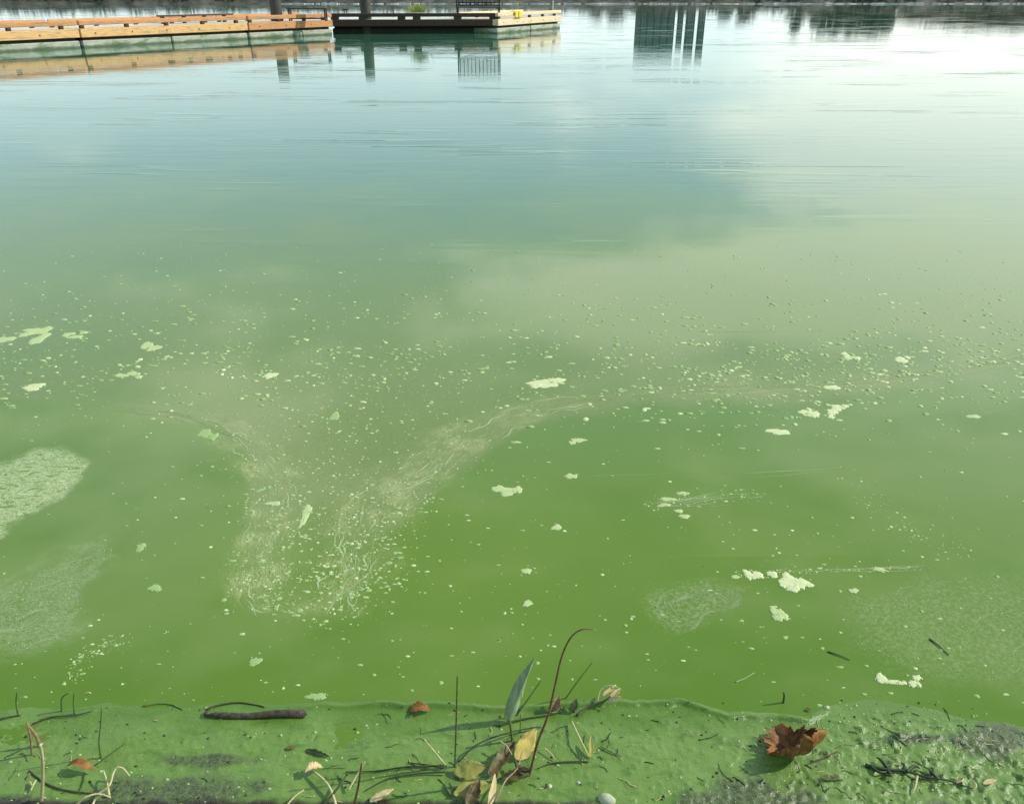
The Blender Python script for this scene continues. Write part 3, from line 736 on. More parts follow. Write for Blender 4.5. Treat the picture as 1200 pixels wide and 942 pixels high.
for i, (lobes, sh, lab) in enumerate(FP):
    mb = MB()
    for j, (cx, cy, rx, ry) in enumerate(lobes):
        r5 = random.Random(i * 31 + j)
        for _ in range(int(4 + rx * .8)):
            a_ = r5.uniform(0, 6.28); q_ = r5.uniform(.55, 1.12); pb_ = P(cx + math.cos(a_) * rx * q_, cy + math.sin(a_) * ry * q_); rr_ = r5.uniform(.0008, .0030)
            bb = MB(); fleck(bb, pb_.x, pb_.y, rr_, rr_ * .4, r5, 8, 1.0); mb.add([(x_, y_, z_ + .0012) for x_, y_, z_ in bb.v], bb.f)
        blob(mb, cx, cy, rx * .92, ry * .92, .0018 + .0006 * (j % 3), 24, i * 10 + j)
    tag(mb.build('foam_patch', FOAM[sh], smooth=True), lab, 'foam patch', 'foam patches floating on the green water')

r_ = random.Random(11)
bins = [MB(), MB(), MB()]
def scat(n, fn, rmin, rmax, w=(1, 2, 3), hh=.3):
    k = 0; tries = 0
    while k < n and tries < n * 30:
        tries += 1
        px, py = fn()
        if px is None: continue
        p = P(px, py)
        if p.y < float(shore_y(p.x)) + .02: continue
        r = (rmin + (rmax - rmin) * r_.random() ** 3.0) * .9
        fleck(bins[r_.choices((0, 1, 2), w)[0]], p.x, p.y, r, r * hh, r_, asp=r_.uniform(.9, 1.7)); k += 1
def cl_noise(px, py, s=60, seed=3):
    return mnoise.noise(Vector((px / s, py / (s * .45), seed)))
def f_band():
    px = r_.uniform(-60, 1260); py = r_.gauss(418, 40)
    if cl_noise(px, py) < r_.uniform(-.35, .25): return None, None
    return px, py
def f_right():
    px = r_.triangular(560, 1260, 1040); py = 470 - (px - 560) * .085 + r_.gauss(0, 24)
    if cl_noise(px, py, 40, 8) < r_.uniform(-.3, .2): return None, None
    return px, py
def f_mid():
    t_ = r_.random(); px = 392 + r_.gauss(0, 30 + t_ * 75); py = 722 - t_ * 300 + r_.gauss(0, 14)
    return px, py
def f_all():
    px = r_.uniform(-60, 1260); py = 300 + r_.random() ** 1.0 * 530; return px, py
def f_trail(pts, sd):
    def g():
        i = r_.randrange(len(pts) - 1); t_ = r_.random(); a, b = pts[i], pts[i + 1]
        return a[0] + (b[0] - a[0]) * t_ + r_.gauss(0, sd), a[1] + (b[1] - a[1]) * t_ + r_.gauss(0, sd * .6)
    return g
scat(3300, f_band, .0016, .017, (1, 3, 6))
scat(1150, f_right, .0016, .016, (1, 3, 6))
scat(1900, f_mid, .0010, .009, (1, 3, 4))
scat(700, f_trail([(412, 700), (428, 640), (455, 590), (500, 548), (560, 508)], 22), .0009, .006, (1, 2, 4))
scat(500, f_trail([(262, 510), (305, 540), (330, 580), (318, 625), (300, 665), (330, 712)], 18), .0009, .006, (1, 2, 4))
scat(1900, f_all, .0010, .0085, (1, 2, 5))
scat(700, lambda: (r_.uniform(-60, 1260), r_.uniform(285, 380)), .0022, .011, (1, 2, 4))
scat(160, f_trail([(150, 748), (110, 762), (92, 775), (80, 800)], 6), .0014, .006, (1, 3, 2))
scat(120, f_trail([(760, 590), (890, 578)], 7), .002, .007, (1, 3, 2))
scat(110, f_trail([(1000, 560), (1050, 620), (1130, 650)], 10), .002, .006, (1, 3, 2))
scat(120, f_trail([(860, 670), (1090, 665)], 4), .0016, .0055, (1, 3, 3))
scat(130, f_trail([(280, 655), (300, 690), (340, 715)], 14), .0014, .008, (1, 3, 2))
for mb, mt in zip(bins, FOAM):
    tag(mb.build('foam_flecks', mt, smooth=True), 'small pale foam flecks and bubbles strewn over the water', kind='stuff')

# filaments drawn out along the swirl
def ribbon(mb, pts, w, z):
    V = []; n = len(pts)
    for i, p in enumerate(pts):
        d = (pts[min(i + 1, n - 1)] - pts[max(i - 1, 0)]); d.z = 0
        d = d.normalized() if d.length > 0 else Vector((1, 0, 0)); s_ = Vector((-d.y, d.x, 0)) * w * math.sin(math.pi * (i + .35) / (n - .3)) * .5
        V += [p + s_ + Vector((0, 0, z)), p - s_ + Vector((0, 0, z))]
    mb.add(V, [(2 * i, 2 * i + 1, 2 * i + 3, 2 * i + 2) for i in range(n - 1)])
def along(line, n, spread, length, wmin, wmax, mbs, t0=0, t1=1, amp=.012):
    cv = curve(line, 14); tot = len(cv) - 1
    for _ in range(n):
        off = r_.gauss(0, 1) * spread
        s0 = r_.uniform(t0, t1) * tot; k = max(3, int(length * r_.uniform(.4, 1.3)))
        pts = []; sd_ = r_.uniform(0, 99)
        for j in range(k):
            u = s0 + j * .9
            if u >= tot: break
            i = int(u); a = cv[i].lerp(cv[i + 1], u - i); d = (cv[i + 1] - cv[i]).normalized()
            nn = Vector((-d.y, d.x, 0)); wv = mnoise.noise(a * 5 + Vector((0, 0, off * 3))) * spread * .9 + mnoise.noise(a * 16 + Vector((0, 0, sd_))) * amp
            pts.append(a + nn * (off + wv))
        if len(pts) > 3: ribbon(r_.choice(mbs), pts, r_.uniform(wmin, wmax), r_.uniform(.0003, .0006))
fa, fb_ = MB(), MB(); bins_late = MB()
along(ARM_L, 120, .050, 5, .0008, .0022, (fa, fb_, fb_), .2, 1, .02)
along(ARM_R, 180, .060, 5, .0008, .0024, (fa, fa, fb_), 0, .52, .02)
along(ARM_R, 90, .085, 6, .0008, .0022, (fb_,), 0, .5, .02)
along(ARM_L, 34, .045, 9, .0028, .0065, (fa, fb_), .15, 1, .03)
along(ARM_R, 46, .055, 10, .0028, .0075, (fa, fb_), 0, .55, .03)
def ringlet(mb, px, py, r):
    c = P(px, py); n = 14; V = []; wv_ = r * .28; g0_ = r_.uniform(0, 6.28); full = r_.random() < .5; k_ = n if full else n - r_.randint(3, 6)
    for i in range(k_ + 1):
        a = g0_ + i * 2 * math.pi / n
        for q in (r, r - wv_): V.append((c.x + math.cos(a) * q * 1.1, c.y + math.sin(a) * q * .9, .0007 if q == r else .0014))
    mb.add(V, [(2 * i, 2 * i + 1, 2 * i + 3, 2 * i + 2) for i in range(k_)])
for _ in range(60):
    ringlet(r_.choice((fa, fb_)), *r_.choice([(r_.gauss(330, 22), r_.uniform(600, 715)), (r_.gauss(425, 26), r_.uniform(590, 710)), (r_.uniform(60, 1150), r_.uniform(480, 760))]), r_.uniform(.0035, .0085))
for _ in range(90):
    t1_ = r_.random(); px_, py_ = r_.choice([(r_.gauss(318, 22), r_.uniform(560, 720)), (r_.gauss(425 + (700 - 560) * t1_ * .4, 22), 705 - 140 * t1_)])
    p_ = P(px_, py_); fleck(bins_late, p_.x, p_.y, r_.uniform(.005, .011), .0015, r_, 11, r_.uniform(.6, 1.7))
along(ARM_R, 70, .030, 16, .0010, .0026, (fb_,), .45, 1)
along(ARM_L, 60, .02, 12, .0008, .0022, (fb_,), 0, .3)
along(segs([(860, 590), (770, 590)]), 16, .02, 8, .001, .003, (fb_,))
along(segs([(760, 590), (895, 577)]), 20, .015, 8, .001, .003, (fa,))
along(segs([(600, 560), (1000, 545)]), 10, .02, 18, .001, .003, (fb_,))
along(segs([(850, 672), (1090, 664)]), 10, .008, 16, .001, .003, (fb_,))
tag(bins_late.build('foam_flecks', FOAM[2], smooth=True), 'larger dull foam flecks caught in the swirl arms', kind='stuff')
tag(fa.build('foam_filaments', M['filament']), 'pale foam filaments drawn out along both swirl arms', kind='stuff')
tag(fb_.build('foam_filaments', M['filament_dim']), 'dim foam filaments drawn out along both swirl arms', kind='stuff')

def algae_mat(poly, n, mat, lab, direction, curl, w, dots=0, dmat=0, name='algae_mat', dr=(.0012, .004), kind=None):
    """a mat of felted filaments inside a photo-traced outline on the ground"""
    G_ = [P(*p) for p in poly]
    def inside(p):
        c = False; j = len(G_) - 1
        for i in range(len(G_)):
            a, b = G_[i], G_[j]
            if (a.y > p.y) != (b.y > p.y) and p.x < (b.x - a.x) * (p.y - a.y) / (b.y - a.y) + a.x: c = not c
            j = i
        return c
    x0, x1 = min(p.x for p in G_), max(p.x for p in G_); y0, y1 = min(p.y for p in G_), max(p.y for p in G_)
    mb = MB(); k = 0; tr = 0
    while k < n and tr < n * 20:
        tr += 1
        p = Vector((r_.uniform(x0, x1), r_.uniform(y0, y1), 0))
        if not inside(p): continue
        if mnoise.noise(p * 9) < r_.uniform(-.5, .3): continue
        a = direction + r_.gauss(0, .25); pts = [p.copy()]
        for _ in range(r_.randint(5, 11)):
            a2 = a + mnoise.noise(p * 14) * curl; p = p + Vector((math.cos(a2), math.sin(a2), 0)) * .011; pts.append(p.copy())
            if not inside(p): break
        if len(pts) > 3: ribbon(mb, pts, r_.uniform(*w), r_.uniform(.0003, .0007)); k += 1
    k = 0
    while k < dots:
        p = Vector((r_.uniform(x0, x1), r_.uniform(y0, y1), 0))
        if inside(p) and mnoise.noise(p * 9) > r_.uniform(-.5, .2):
            fleck(mb, p.x, p.y, r_.uniform(*dr), .0009, r_, 6)
        k += 1
    tag(mb.build(name, mat), lab, 'algae mat', kind=kind)
algae_mat([(-80, 560), (0, 543), (40, 527), (75, 526), (102, 540), (97, 560), (70, 583), (40, 600), (0, 626), (-80, 670)], 140, FOAM[1],
          'bright felted algae mat with combed streaks at the left edge', .55, 3.4, (.0012, .0034))
algae_mat([(-60, 705), (0, 690), (60, 660), (132, 640), (128, 655), (95, 680), (90, 720), (70, 750), (20, 762), (-60, 760)], 330, M['filament_dim'],
          'faint grey green algae mat below the bright one at left', .5, 3.4, (.0008, .0020), 1500, dr=(.001, .0035))
algae_mat([(758, 702), (790, 686), (830, 680), (872, 690), (868, 712), (830, 722), (812, 742), (775, 735)], 60, M['filament_dim'],
          'grainy speckled algae mat left of the biggest lower right foam patch', .4, 3, (.0008, .002), 1500, dr=(.0008, .0024))
algae_mat([(1000, 700), (1100, 680), (1240, 690), (1240, 805), (1130, 800), (1060, 780), (1000, 760)], 30, M['filament_dim'],
          'faint sprinkled algae mat spreading to the lower right edge', .4, 3, (.0008, .002), 1100, dr=(.0009, .0032), kind='stuff')

# ------------------------------------------------------------------ plants, leaves and sticks at the edge
M['branch'] = matte('wet_bark', (.035, .028, .022), (.10, .075, .05), 90, .7, .8, 200, dist=.003)
M['green_blade'] = matte('grey_green_blade', (.20, .28, .14), (.34, .43, .25), 60, .6, .3, 200, (1, 1, .2), dist=.001)
M['stem_red'] = matte('red_brown_stem', (.12, .065, .03), (.22, .13, .06), 80, .6)
M['stem_dark'] = matte('dark_stem', (.03, .045, .015), (.07, .08, .03), 80, .6)
M['stem_green'] = matte('green_stem', (.07, .12, .03), (.14, .20, .06), 80, .6)
M['stem_straw'] = matte('straw_stem', (.42, .40, .18), (.55, .50, .28), 80, .7)
M['straw_red'] = matte('pinkish_dead_stem', (.22, .12, .07), (.36, .24, .13), 60, .7)
M['leaf_brown'] = matte('curled_brown_leaf', (.15, .07, .02), (.34, .15, .04), 45, .6, .6, 160, c3=(.12, .055, .018), dist=.003)
M['leaf_rust'] = matte('rust_leaf', (.20, .085, .02), (.32, .14, .035), 60, .7, .5, 200, dist=.002)
M['leaf_yellow'] = matte('yellow_leaf', (.52, .42, .10), (.62, .50, .16), 55, .6, .4, 160, c3=(.30, .20, .05), dist=.002)
M['leaf_olive'] = matte('olive_leaf', (.26, .28, .06), (.38, .34, .09), 55, .6, .4, 160, c3=(.16, .20, .04), dist=.002)
M['leaf_dark'] = matte('rotting_dark_leaf', (.06, .046, .016), (.17, .115, .042), 60, .5, .5, 160, c3=(.10, .15, .03), dist=.003)
M['leaf_tan'] = matte('tan_leaf', (.50, .38, .17), (.62, .50, .28), 60, .7, .4, 160, dist=.002)
M['dark_green'] = matte('dark_algae_weed', (.012, .03, .008), (.03, .06, .015), 60, .5)
M['pebble'] = matte('pale_pebble', (.38, .42, .26), (.5, .52, .36), 60, .8, .4, 160, dist=.002)

def stem(name, pix, mat, r0, r1, lab, cat='stem', group=None, heights=None, parent=None, yb_=None, n=8):
    """pix: photo points from base to tip. heights: None lies on the surface, else 'up': stands in the plane of its base"""
    b0 = G(*pix[0]); pts = []
    if heights == 'up':
        for i, p in enumerate(pix):
            yy = b0.y + (yb_ or 0) * i / max(1, len(pix) - 1)
            pts.append(PV(p[0], p[1], yy))
        pts[0].z = min(pts[0].z, b0.z) - .004
    else:
        for i, p in enumerate(pix):
            hgt = (heights[i] if heights else r0 * .6); pts.append(G(p[0], p[1], hgt))
    cv = curve(pts, n); m_ = len(cv)
    rad = [r0 + (r1 - r0) * i / (m_ - 1) for i in range(m_)]
    o = MB().tube(cv, rad, 7).build(name, mat, parent, smooth=True)
    if parent is None: tag(o, lab, cat, group)
    return o
def ribleaf(name, base, tip, width, mat, lab, up=Vector((0, 0, 1)), cup=.3, bend=.0, jag=.0, shape=.8, cat='leaf', group=None, nu=18, nv=8, seed=0, rib=True, parent=None, twist=0.0, th=.0006):
    r2 = random.Random(seed); ax = tip - base; L = ax.length; ax = ax.normalized()
    side = ax.cross(up); side = side.normalized() if side.length > 1e-5 else Vector((1, 0, 0)); nrm = side.cross(ax).normalized()
    V = []; Fc = []
    jl = [[r2.uniform(-1, 1) for _ in range(nu + 1)] for _ in (0, 1)]
    for i in range(nu + 1):
        t_ = i / nu; wv = width * .5 * (math.sin(math.pi * min(1, max(0, t_)) ** shape) ** .8 if 0 < t_ < 1 else .0) + .0004
        tw = twist * (t_ - .5)
        for j in range(nv + 1):
            s_ = j / nv * 2 - 1
            ww = wv * (1 + jag * (jl[0 if s_ < 0 else 1][i]) * abs(s_) ** 2)
            lift = cup * width * .5 * (abs(s_) ** (1.7 if cup > -.5 else 1.05)) * math.sin(math.pi * t_) + bend * L * math.sin(math.pi * t_)
            sv = side * math.cos(tw) + nrm * math.sin(tw)
            p = base + ax * (L * t_) + sv * (ww * s_) + nrm * lift
            p += nrm * (mnoise.noise(Vector((t_ * 4, s_ * 2, seed))) * width * .07)
            V.append(p)
    for i in range(nu):
        for j in range(nv):
            a = i * (nv + 1) + j; Fc.append((a, a + 1, a + nv + 2, a + nv + 1))
    o = obj(name, mesh(name, V, Fc, mat, True), parent)
    sm_ = o.modifiers.new('thickness', 'SOLIDIFY'); sm_.thickness = th; sm_.offset = 0
    if parent is None: tag(o, lab, cat, group)
    if rib:
        cv = [base + ax * (L * (i / nu)) + nrm * (bend * L * math.sin(math.pi * i / nu) - .0006) for i in range(0, nu + 1)]
        mb = MB().tube(cv, [max(.0004, .0016 * (1 - i / nu)) for i in range(nu + 1)], 5)
        mb.build('midrib', mat, o)
    return o

# broken branch with its twig
bA, bB = G(239, 839, .006), G(357, 836, .008)
cv = [bA.lerp(bB, i / 9) for i in range(10)]
for i, p in enumerate(cv): p.z += .002 * math.sin(i * 1.3); p.y += .0025 * math.sin(i * .9 + 1)
br = MB().tube(cv, [.003, .0065, .0075, .008, .0085, .0090, .0095, .0095, .0105, .0100], 12).build('broken_branch', M['branch'], smooth=True)
tag(br, 'thick dark broken branch floating level at the left shore', 'branch')
MB().tube([cv[0], G(243, 833, .010), G(248, 829, .012)], [.0035, .003, .0015], 7).build('twig_stub', M['branch'], br, smooth=True)
stem('curved_twig', [(242, 831), (256, 826), (278, 823), (297, 825), (310, 828)], M['stem_dark'], .0032, .0012, 'thin dark arched twig just behind the broken branch', 'twig')
stem('sunken_twig', [(168, 827), (185, 824), (200, 825), (214, 831)], M['stem_green'], .0030, .0012, 'half sunken green twig left of the broken branch', 'twig')

# left side plants
stem('reed_stub', [(21, 838), (19, 822), (20, 810)], M['stem_green'], .0028, .0014, 'short green reed stub nearest the left edge', 'reed', heights='up')
rt = tag(obj('bent_sprout', None, loc=(0, 0, 0)), 'bent green sprout arching in three hoops at the left shore', 'plant')
for pts in ([(72, 833), (72, 820), (76, 814), (82, 812)], [(87, 836), (86, 822), (87, 812)], [(87, 812), (97, 818), (106, 832)], [(97, 812), (106, 812), (108, 824), (110, 834)]):
    stem('stem', pts, M['stem_green'] if pts[0][0] < 88 else M['stem_straw'], .0022, .0013, None, heights='up', parent=rt)
stem('wet_twig', [(38, 848), (60, 840), (86, 838), (108, 833)], M['stem_dark'], .0026, .0016, 'dark wet twig lying under the bent sprout', 'twig', heights=[.004, .005, .006, .008])
stem('wet_twig', [(0, 843), (12, 840), (24, 838)], M['stem_dark'], .0022, .0014, 'short dark twig touching the left edge beside the reed stub', 'twig')
rt = tag(obj('dead_reed', None), 'dead reed with pinkish folded top, bent down at far left', 'reed')
stem('stem', [(48, 938), (50, 915), (50, 890), (47, 872)], M['stem_straw'], .0042, .0030, None, heights='up', parent=rt)
stem('folded_top', [(47, 874), (42, 862), (35, 852), (31, 846)], M['straw_red'], .0050, .0018, None, heights='up', parent=rt)
stem('folded_top', [(37, 884), (36, 866), (32, 849)], M['straw_red'], .0030, .0020, None, heights='up', parent=rt)
stem('side_shoot', [(48, 870), (54, 864), (59, 862)], M['stem_straw'], .0022, .001, None, heights='up', parent=rt)
stem('thin_reed', [(118, 888), (116, 870), (118, 848), (119, 828)], M['stem_green'], .0022, .0011, 'thin pale green reed standing behind the rust leaf', 'reed', heights='up')
ribleaf('fallen_leaf', G(110, 902, .012), G(78, 897, .010), .022, M['leaf_rust'], 'small rust coloured leaf flat on the scum at left', cup=.5, bend=.25, jag=.15, seed=2)
stem('dark_runner', [(34, 903), (55, 918), (80, 926), (115, 930)], M['stem_dark'], .0024, .0018, 'dark runner curving under the rust leaf', 'twig', heights=[.003] * 4)
stem('dark_runner', [(112, 896), (128, 884), (146, 871)], M['stem_dark'], .0018, .0010, 'short dark runner rising right of the rust leaf', 'twig', heights=[.003] * 3)
rt = tag(obj('pale_rootlet', None), 'pale straw coloured rootlet arching at the lower left corner', 'root')
for pts, hs in (([(88, 944), (100, 934), (115, 930), (130, 934)], [.004, .02, .022, .01]), ([(115, 930), (128, 920), (133, 905), (137, 899)], [.02, .03, .035, .036]),
                ([(137, 899), (144, 900), (152, 909)], [.036, .034, .02]), ([(128, 932), (125, 915), (121, 902)], [.008, .022, .03]), ([(108, 944), (112, 936), (122, 930)], [.004, .01, .02])):
    stem('root', pts, M['stem_straw'], .0030, .0017, None, heights=hs, parent=rt)
stem('white_root_bit', [(35, 916), (38, 920), (42, 914), (36, 926)], M['stem_straw'], .0026, .0016, 'little white root crumb left of the dead reed base', 'root', heights=[.006, .012, .012, .006])

# lower middle left
ribleaf('folded_leaf', G(377, 897, .014), G(357, 905, .022), .022, M['leaf_tan'], 'folded tan leaf with pale stalk left of the centre', cup=.9, bend=.1, jag=.3, seed=5)
stem('bleached_stalk', [(368, 904), (380, 914), (388, 926), (394, 944)], M['stem_straw'], .0030, .0034, 'bleached stalk running down from the folded tan leaf', 'stem', heights=[.016, .018, .016, .008])
stem('bleached_stalk', [(334, 946), (344, 934), (356, 925)], M['stem_straw'], .0022, .0018, 'short bleached stalk left of the folded tan leaf', 'stem', heights=[.006, .012, .012])
stem('dark_reed', [(378, 944), (395, 924), (408, 905)], M['stem_dark'], .0030, .0022, 'dark reed leaning right at the bottom edge', 'reed', heights=[.006, .02, .03])
stem('brown_reed', [(414, 944), (420, 920), (424, 893)], M['stem_red'], .0032, .0020, 'upright brown reed at the bottom edge beside the tan chip', 'reed', heights='up')
stem('bleached_stalk', [(408, 926), (418, 908), (428, 892)], M['stem_straw'], .0026, .0018, 'bleached stalk crossing the upright brown reed', 'stem', heights=[.008, .03, .05])
ribleaf('wood_chip', G(433, 939, .008), G(461, 924, .014), .018, M['leaf_tan'], 'tan wood chip on the mud at the bottom edge', cup=.1, bend=.0, jag=.2, seed=8, th=.004, rib=False, cat='wood chip')
for i, (a, b, w_, lab) in enumerate([((358, 878), (386, 886), .012, 'dark decayed leaf scrap with pointed end above the folded tan leaf'), ((334, 876), (346, 876), .008, 'tiny dark scrap left of the pointed one'),
                                     ((962, 911), (982, 912), .012, 'dark wet scrap below the big curled leaf'), ((944, 826 + 4), (950, 832), .008, 'dark crumb at the shore right of the ripple lip')]):
    ribleaf('leaf_scrap', G(*a, .004), G(*b, .004), w_, M['leaf_dark'] if i != 0 else M['dark_green'], lab, cup=.4, jag=.4, seed=20 + i, rib=False)
# thin dark strips modelled as cast stem shadows, left of the clump
for pts, lab in (([(524, 897), (480, 898), (440, 903), (405, 904)], 'long dark strip for a stem shadow lying left from the clump, upper of the flat pair'),
                 ([(524, 904), (490, 906), (455, 912), (428, 926)], 'dark stem shadow strip curving down left from the clump'),
                 ([(522, 900), (500, 896), (478, 893)], 'short dark stem shadow strip at the left of the clump')):
    stem('shadow_strip', pts, M['stem_dark'], .0026, .0014, lab, 'stem', heights=[.012, .006, .004, .004][:len(pts)])

# centre
stem('straight_reed', [(533, 898), (534, 868), (535, 835), (536, 792)], M['stem_green'], .0026, .0019, 'straight dark upright reed left of the green blade', 'reed', heights='up')
stem('pale_stalk', [(523, 897), (512, 884), (497, 866)], M['stem_straw'], .0026, .0016, 'pale stalk leaning left out of the clump', 'stem', heights='up')
cs = stem('curved_reed', [(620, 908), (630, 870), (642, 838), (651, 800), (658, 770), (668, 748), (680, 738), (694, 737)], M['stem_red'], .0034, .0013, 'tall red brown reed with its tip hooked to the right', 'reed', heights='up')
# green blade: folded spear leaf standing
g0 = G(597, 848); blade_b = PV(596, 846, g0.y); blade_t = PV(627, 769, g0.y + .02); blade_b.z = max(blade_b.z, g0.z)
ribleaf('spear_leaf', blade_b, blade_t, .044, M['green_blade'], 'grey green spear shaped leaf standing at the shore', up=Vector((.75, -1, .55)), cup=-.6, shape=.55, seed=4, nu=24)
stem('leaf_stalk', [(600, 868), (599, 856), (597, 843)], M['stem_green'], .0028, .0034, 'green stalk under the spear leaf', 'stem', heights='up')
stem('slant_stalk', [(604, 838), (618, 820), (634, 797)], M['stem_green'], .0022, .0012, 'thin green stalk slanting right against the spear leaf', 'stem', heights='up')
stem('slant_stalk', [(662, 818), (677, 798), (694, 776)], M['stem_green'], .0020, .0010, 'thin green stalk slanting right behind the red brown reed', 'stem', heights='up')
stem('arched_line', [(537, 893), (556, 874), (583, 862), (610, 855), (634, 851)], M['stem_dark'], .0024, .0016, 'thin dark line arching from the clump to the spear leaf', 'stem', heights=[.006, .02, .02, .012, .005])  # thin dark tube arching from the clump
ribleaf('withered_leaf', G(646, 834, .004), G(655, 814, .035), .024, M['straw_red'], 'pinkish withered leaf hugging the red brown reed', up=Vector((.3, -1, .5)), cup=.7, jag=.4, seed=31)
# curled dry flower-like leaf with dark stalk
rt = tag(obj('dry_seed_head', None), 'curled pale seed head on a dark stalk right of the reed', 'plant')
stem('stalk', [(676, 838), (690, 828), (706, 822), (716, 816)], M['stem_dark'], .0038, .0026, None, heights=[.004, .008, .018, .028], parent=rt)
for a, b, w_, sd_ in (((714, 820), (727, 806), .014, 1), ((706, 815), (722, 802), .010, 2), ((712, 822), (728, 816), .012, 3)):
    ribleaf('bract', G(*a, .022), G(*b, .04), w_, M['leaf_tan'], None, up=Vector((0, -.6, 1)), cup=.9, jag=.3, seed=40 + sd_, parent=rt, rib=False)
stem('bract_stalk', [(700, 822), (704, 808), (714, 803), (724, 805)], M['stem_straw'], .0016, .0010, None, heights=[.014, .035, .044, .04], parent=rt)
ribleaf('bent_leaf', G(668, 836, .004), G(676, 818, .024), .020, M['stem_dark'], 'dark bent leaf between the reed and the seed head', up=Vector((.2, -1, .6)), cup=.5, jag=.3, seed=55)
stem('forked_stalk', [(670, 845), (680, 866), (690, 886)], M['stem_straw'], .0022, .0020, 'pale forked stalk right of the clump', 'stem', heights=[.012, .022, .012])
ribleaf('small_bract', G(692, 888, .004), G(692, 862, .028), .013, M['leaf_olive'], 'small olive bract upright at the end of the forked stalk', up=Vector((.3, -1, .3)), cup=.8, seed=57)
stem('creeping_root', [(704, 874), (715, 880), (728, 886)], M['stem_green'], .0020, .0012, 'pale creeping root right of the olive bract', 'root', heights=[.004] * 3)
stem('shadow_strip', [(690, 892), (668, 892), (646, 894), (630, 900)], M['stem_dark'], .0022, .0014, 'dark shadow strip lying between the forked stalk and the red brown reed', 'stem', heights=[.004] * 4)  # dark tube modelled as the cast shadow of the upright stub beside it
stem('stem_shadow', [(584, 850), (610, 843), (640, 838), (657, 834)], M['stem_dark'], .0030, .0016, 'dark stem shadow strip running left of the withered leaf', 'stem', heights=[.003] * 4)  # dark tube standing in for a stem's cast shadow
# leaf cluster
ribleaf('yellow_leaf', G(604, 890, .008), G(628, 853, .045), .046, M['leaf_yellow'], 'bright yellow leaf propped up in the central clump', up=Vector((.5, -1, .9)), cup=.3, jag=.12, seed=61)
ribleaf('dark_leaf', G(572, 910, .010), G(604, 868, .028), .030, M['leaf_dark'], 'black rotting leaf behind the yellow one', up=Vector((-.5, -1, .9)), cup=.6, jag=.25, seed=62)
ribleaf('dark_leaf', G(590, 912, .012), G(622, 900, .016), .026, M['leaf_dark'], 'black rotting leaf at the foot of the red brown reed', up=Vector((0, -.7, 1)), cup=.7, jag=.25, seed=63)
ribleaf('olive_leaf', G(532, 905, .012), G(570, 898, .020), .040, M['leaf_olive'], 'olive green leaf on top of the clump, left of the black one', up=Vector((0, -.6, 1)), cup=.3, jag=.2, seed=64)
ribleaf('olive_leaf', G(572, 918, .012), G(531, 930, .014), .046, M['leaf_olive'], 'mottled olive leaf at the bottom left of the clump', up=Vector((0, -.8, 1)), cup=-.3, jag=.2, seed=65)
ribleaf('tan_leaf', G(572, 946, .014), G(580, 906, .05), .020, M['leaf_tan'], 'narrow tan leaf edge lit by the sun at the bottom of the clump', up=Vector((.8, -1, .4)), cup=.5, jag=.1, seed=66)
ribleaf('brown_leaf', G(548, 946, .008), G(562, 912, .030), .030, M['leaf_dark'], 'dark brown leaf hollow at the bottom edge under the clump', up=Vector((-.3, -1, .4)), cup=.6, jag=.2, seed=67)
ribleaf('pale_scrap', G(594, 913, .006), G(606, 908, .008), .010, M['leaf_tan'], 'pale leaf scrap under the foot of the red brown reed', cup=.5, seed=68, rib=False)
ribleaf('leaf_scrap', G(524, 916, .005), G(530, 932, .006), .014, M['stem_green'], 'green leaf scrap left of the mottled olive leaf', cup=.5, seed=69, rib=False)
stem('tangled_stem', [(580, 940), (592, 915), (606, 900), (612, 880)], M['straw_red'], .0024, .0014, 'pinkish stem crossing the clump', 'stem', heights=[.03, .035, .04, .045])
stem('tangled_stem', [(604, 892), (608, 904), (620, 908)], M['stem_dark'], .0034, .0030, 'short black stem at the foot of the reed', 'stem', heights=[.025, .02, .006])
stem('hair_stem', [(609, 858), (610, 846), (610, 836)], M['stem_green'], .0013, .0008, 'hair thin stem above the yellow leaf', 'stem', heights='up')
stem('pale_stalk', [(586, 868), (594, 874), (600, 884)], M['stem_straw'], .0016, .0010, 'tiny pale stalk left of the yellow leaf', 'stem', heights=[.035, .034, .03])
stem('pale_stalk', [(638, 876), (645, 882), (651, 890)], M['stem_straw'], .0018, .0010, 'tiny pale stalk right of the yellow leaf', 'stem', heights=[.012, .01, .005])
stem('mud_stub', [(640, 918), (641, 922)], M['stem_dark'], .003, .003, 'dark stub in the mud right of the clump', 'stem', heights=[.008, .003])
ribleaf('fallen_leaf', G(479, 833, .003), G(505, 832, .006), .030, M['leaf_rust'], 'small orange brown leaf at the shoreline left of the straight reed', cup=.5, bend=.2, jag=.25, seed=70)

def pebble(px, py, rx, rz, mat, lab, seed):
    mb = MB(); c = G(px, py); n = 12; r3 = random.Random(seed)
    V = []; Fc = []
    for j in range(5):
        ph = j / 4 * math.pi / 2 * .98
        for i in range(n):
            a = i * 2 * math.pi / n; q = rx * math.cos(ph) * (1 + .12 * math.sin(a * 2 + seed) + r3.uniform(-.06, .06))
            V.append((c.x + math.cos(a) * q, c.y + math.sin(a) * q * .75, c.z - .003 + rz * math.sin(ph)))
    for j in range(4):
        for i in range(n): Fc.append((j * n + i, j * n + (i + 1) % n, (j + 1) * n + (i + 1) % n, (j + 1) * n + i))
    Fc.append(tuple(4 * n + i for i in range(n)))
    mb.add(V, Fc); return tag(mb.build('pebble', mat, smooth=True), lab, 'pebble')
pebble(711, 937, .021, .018, M['pebble'], 'pale tan pebble at the bottom edge right of the clump', 3)
pebble(678, 917, .007, .007, M['pebble'], 'little round pebble, left one of two beside the clump', 4)
pebble(644, 921, .008, .008, M['pebble'], 'little pebble pressed against the mud right of the clump', 5)
pebble(969, 829, .009, .008, M['pebble'], 'pale crumb like pebble above the big curled leaf', 6)

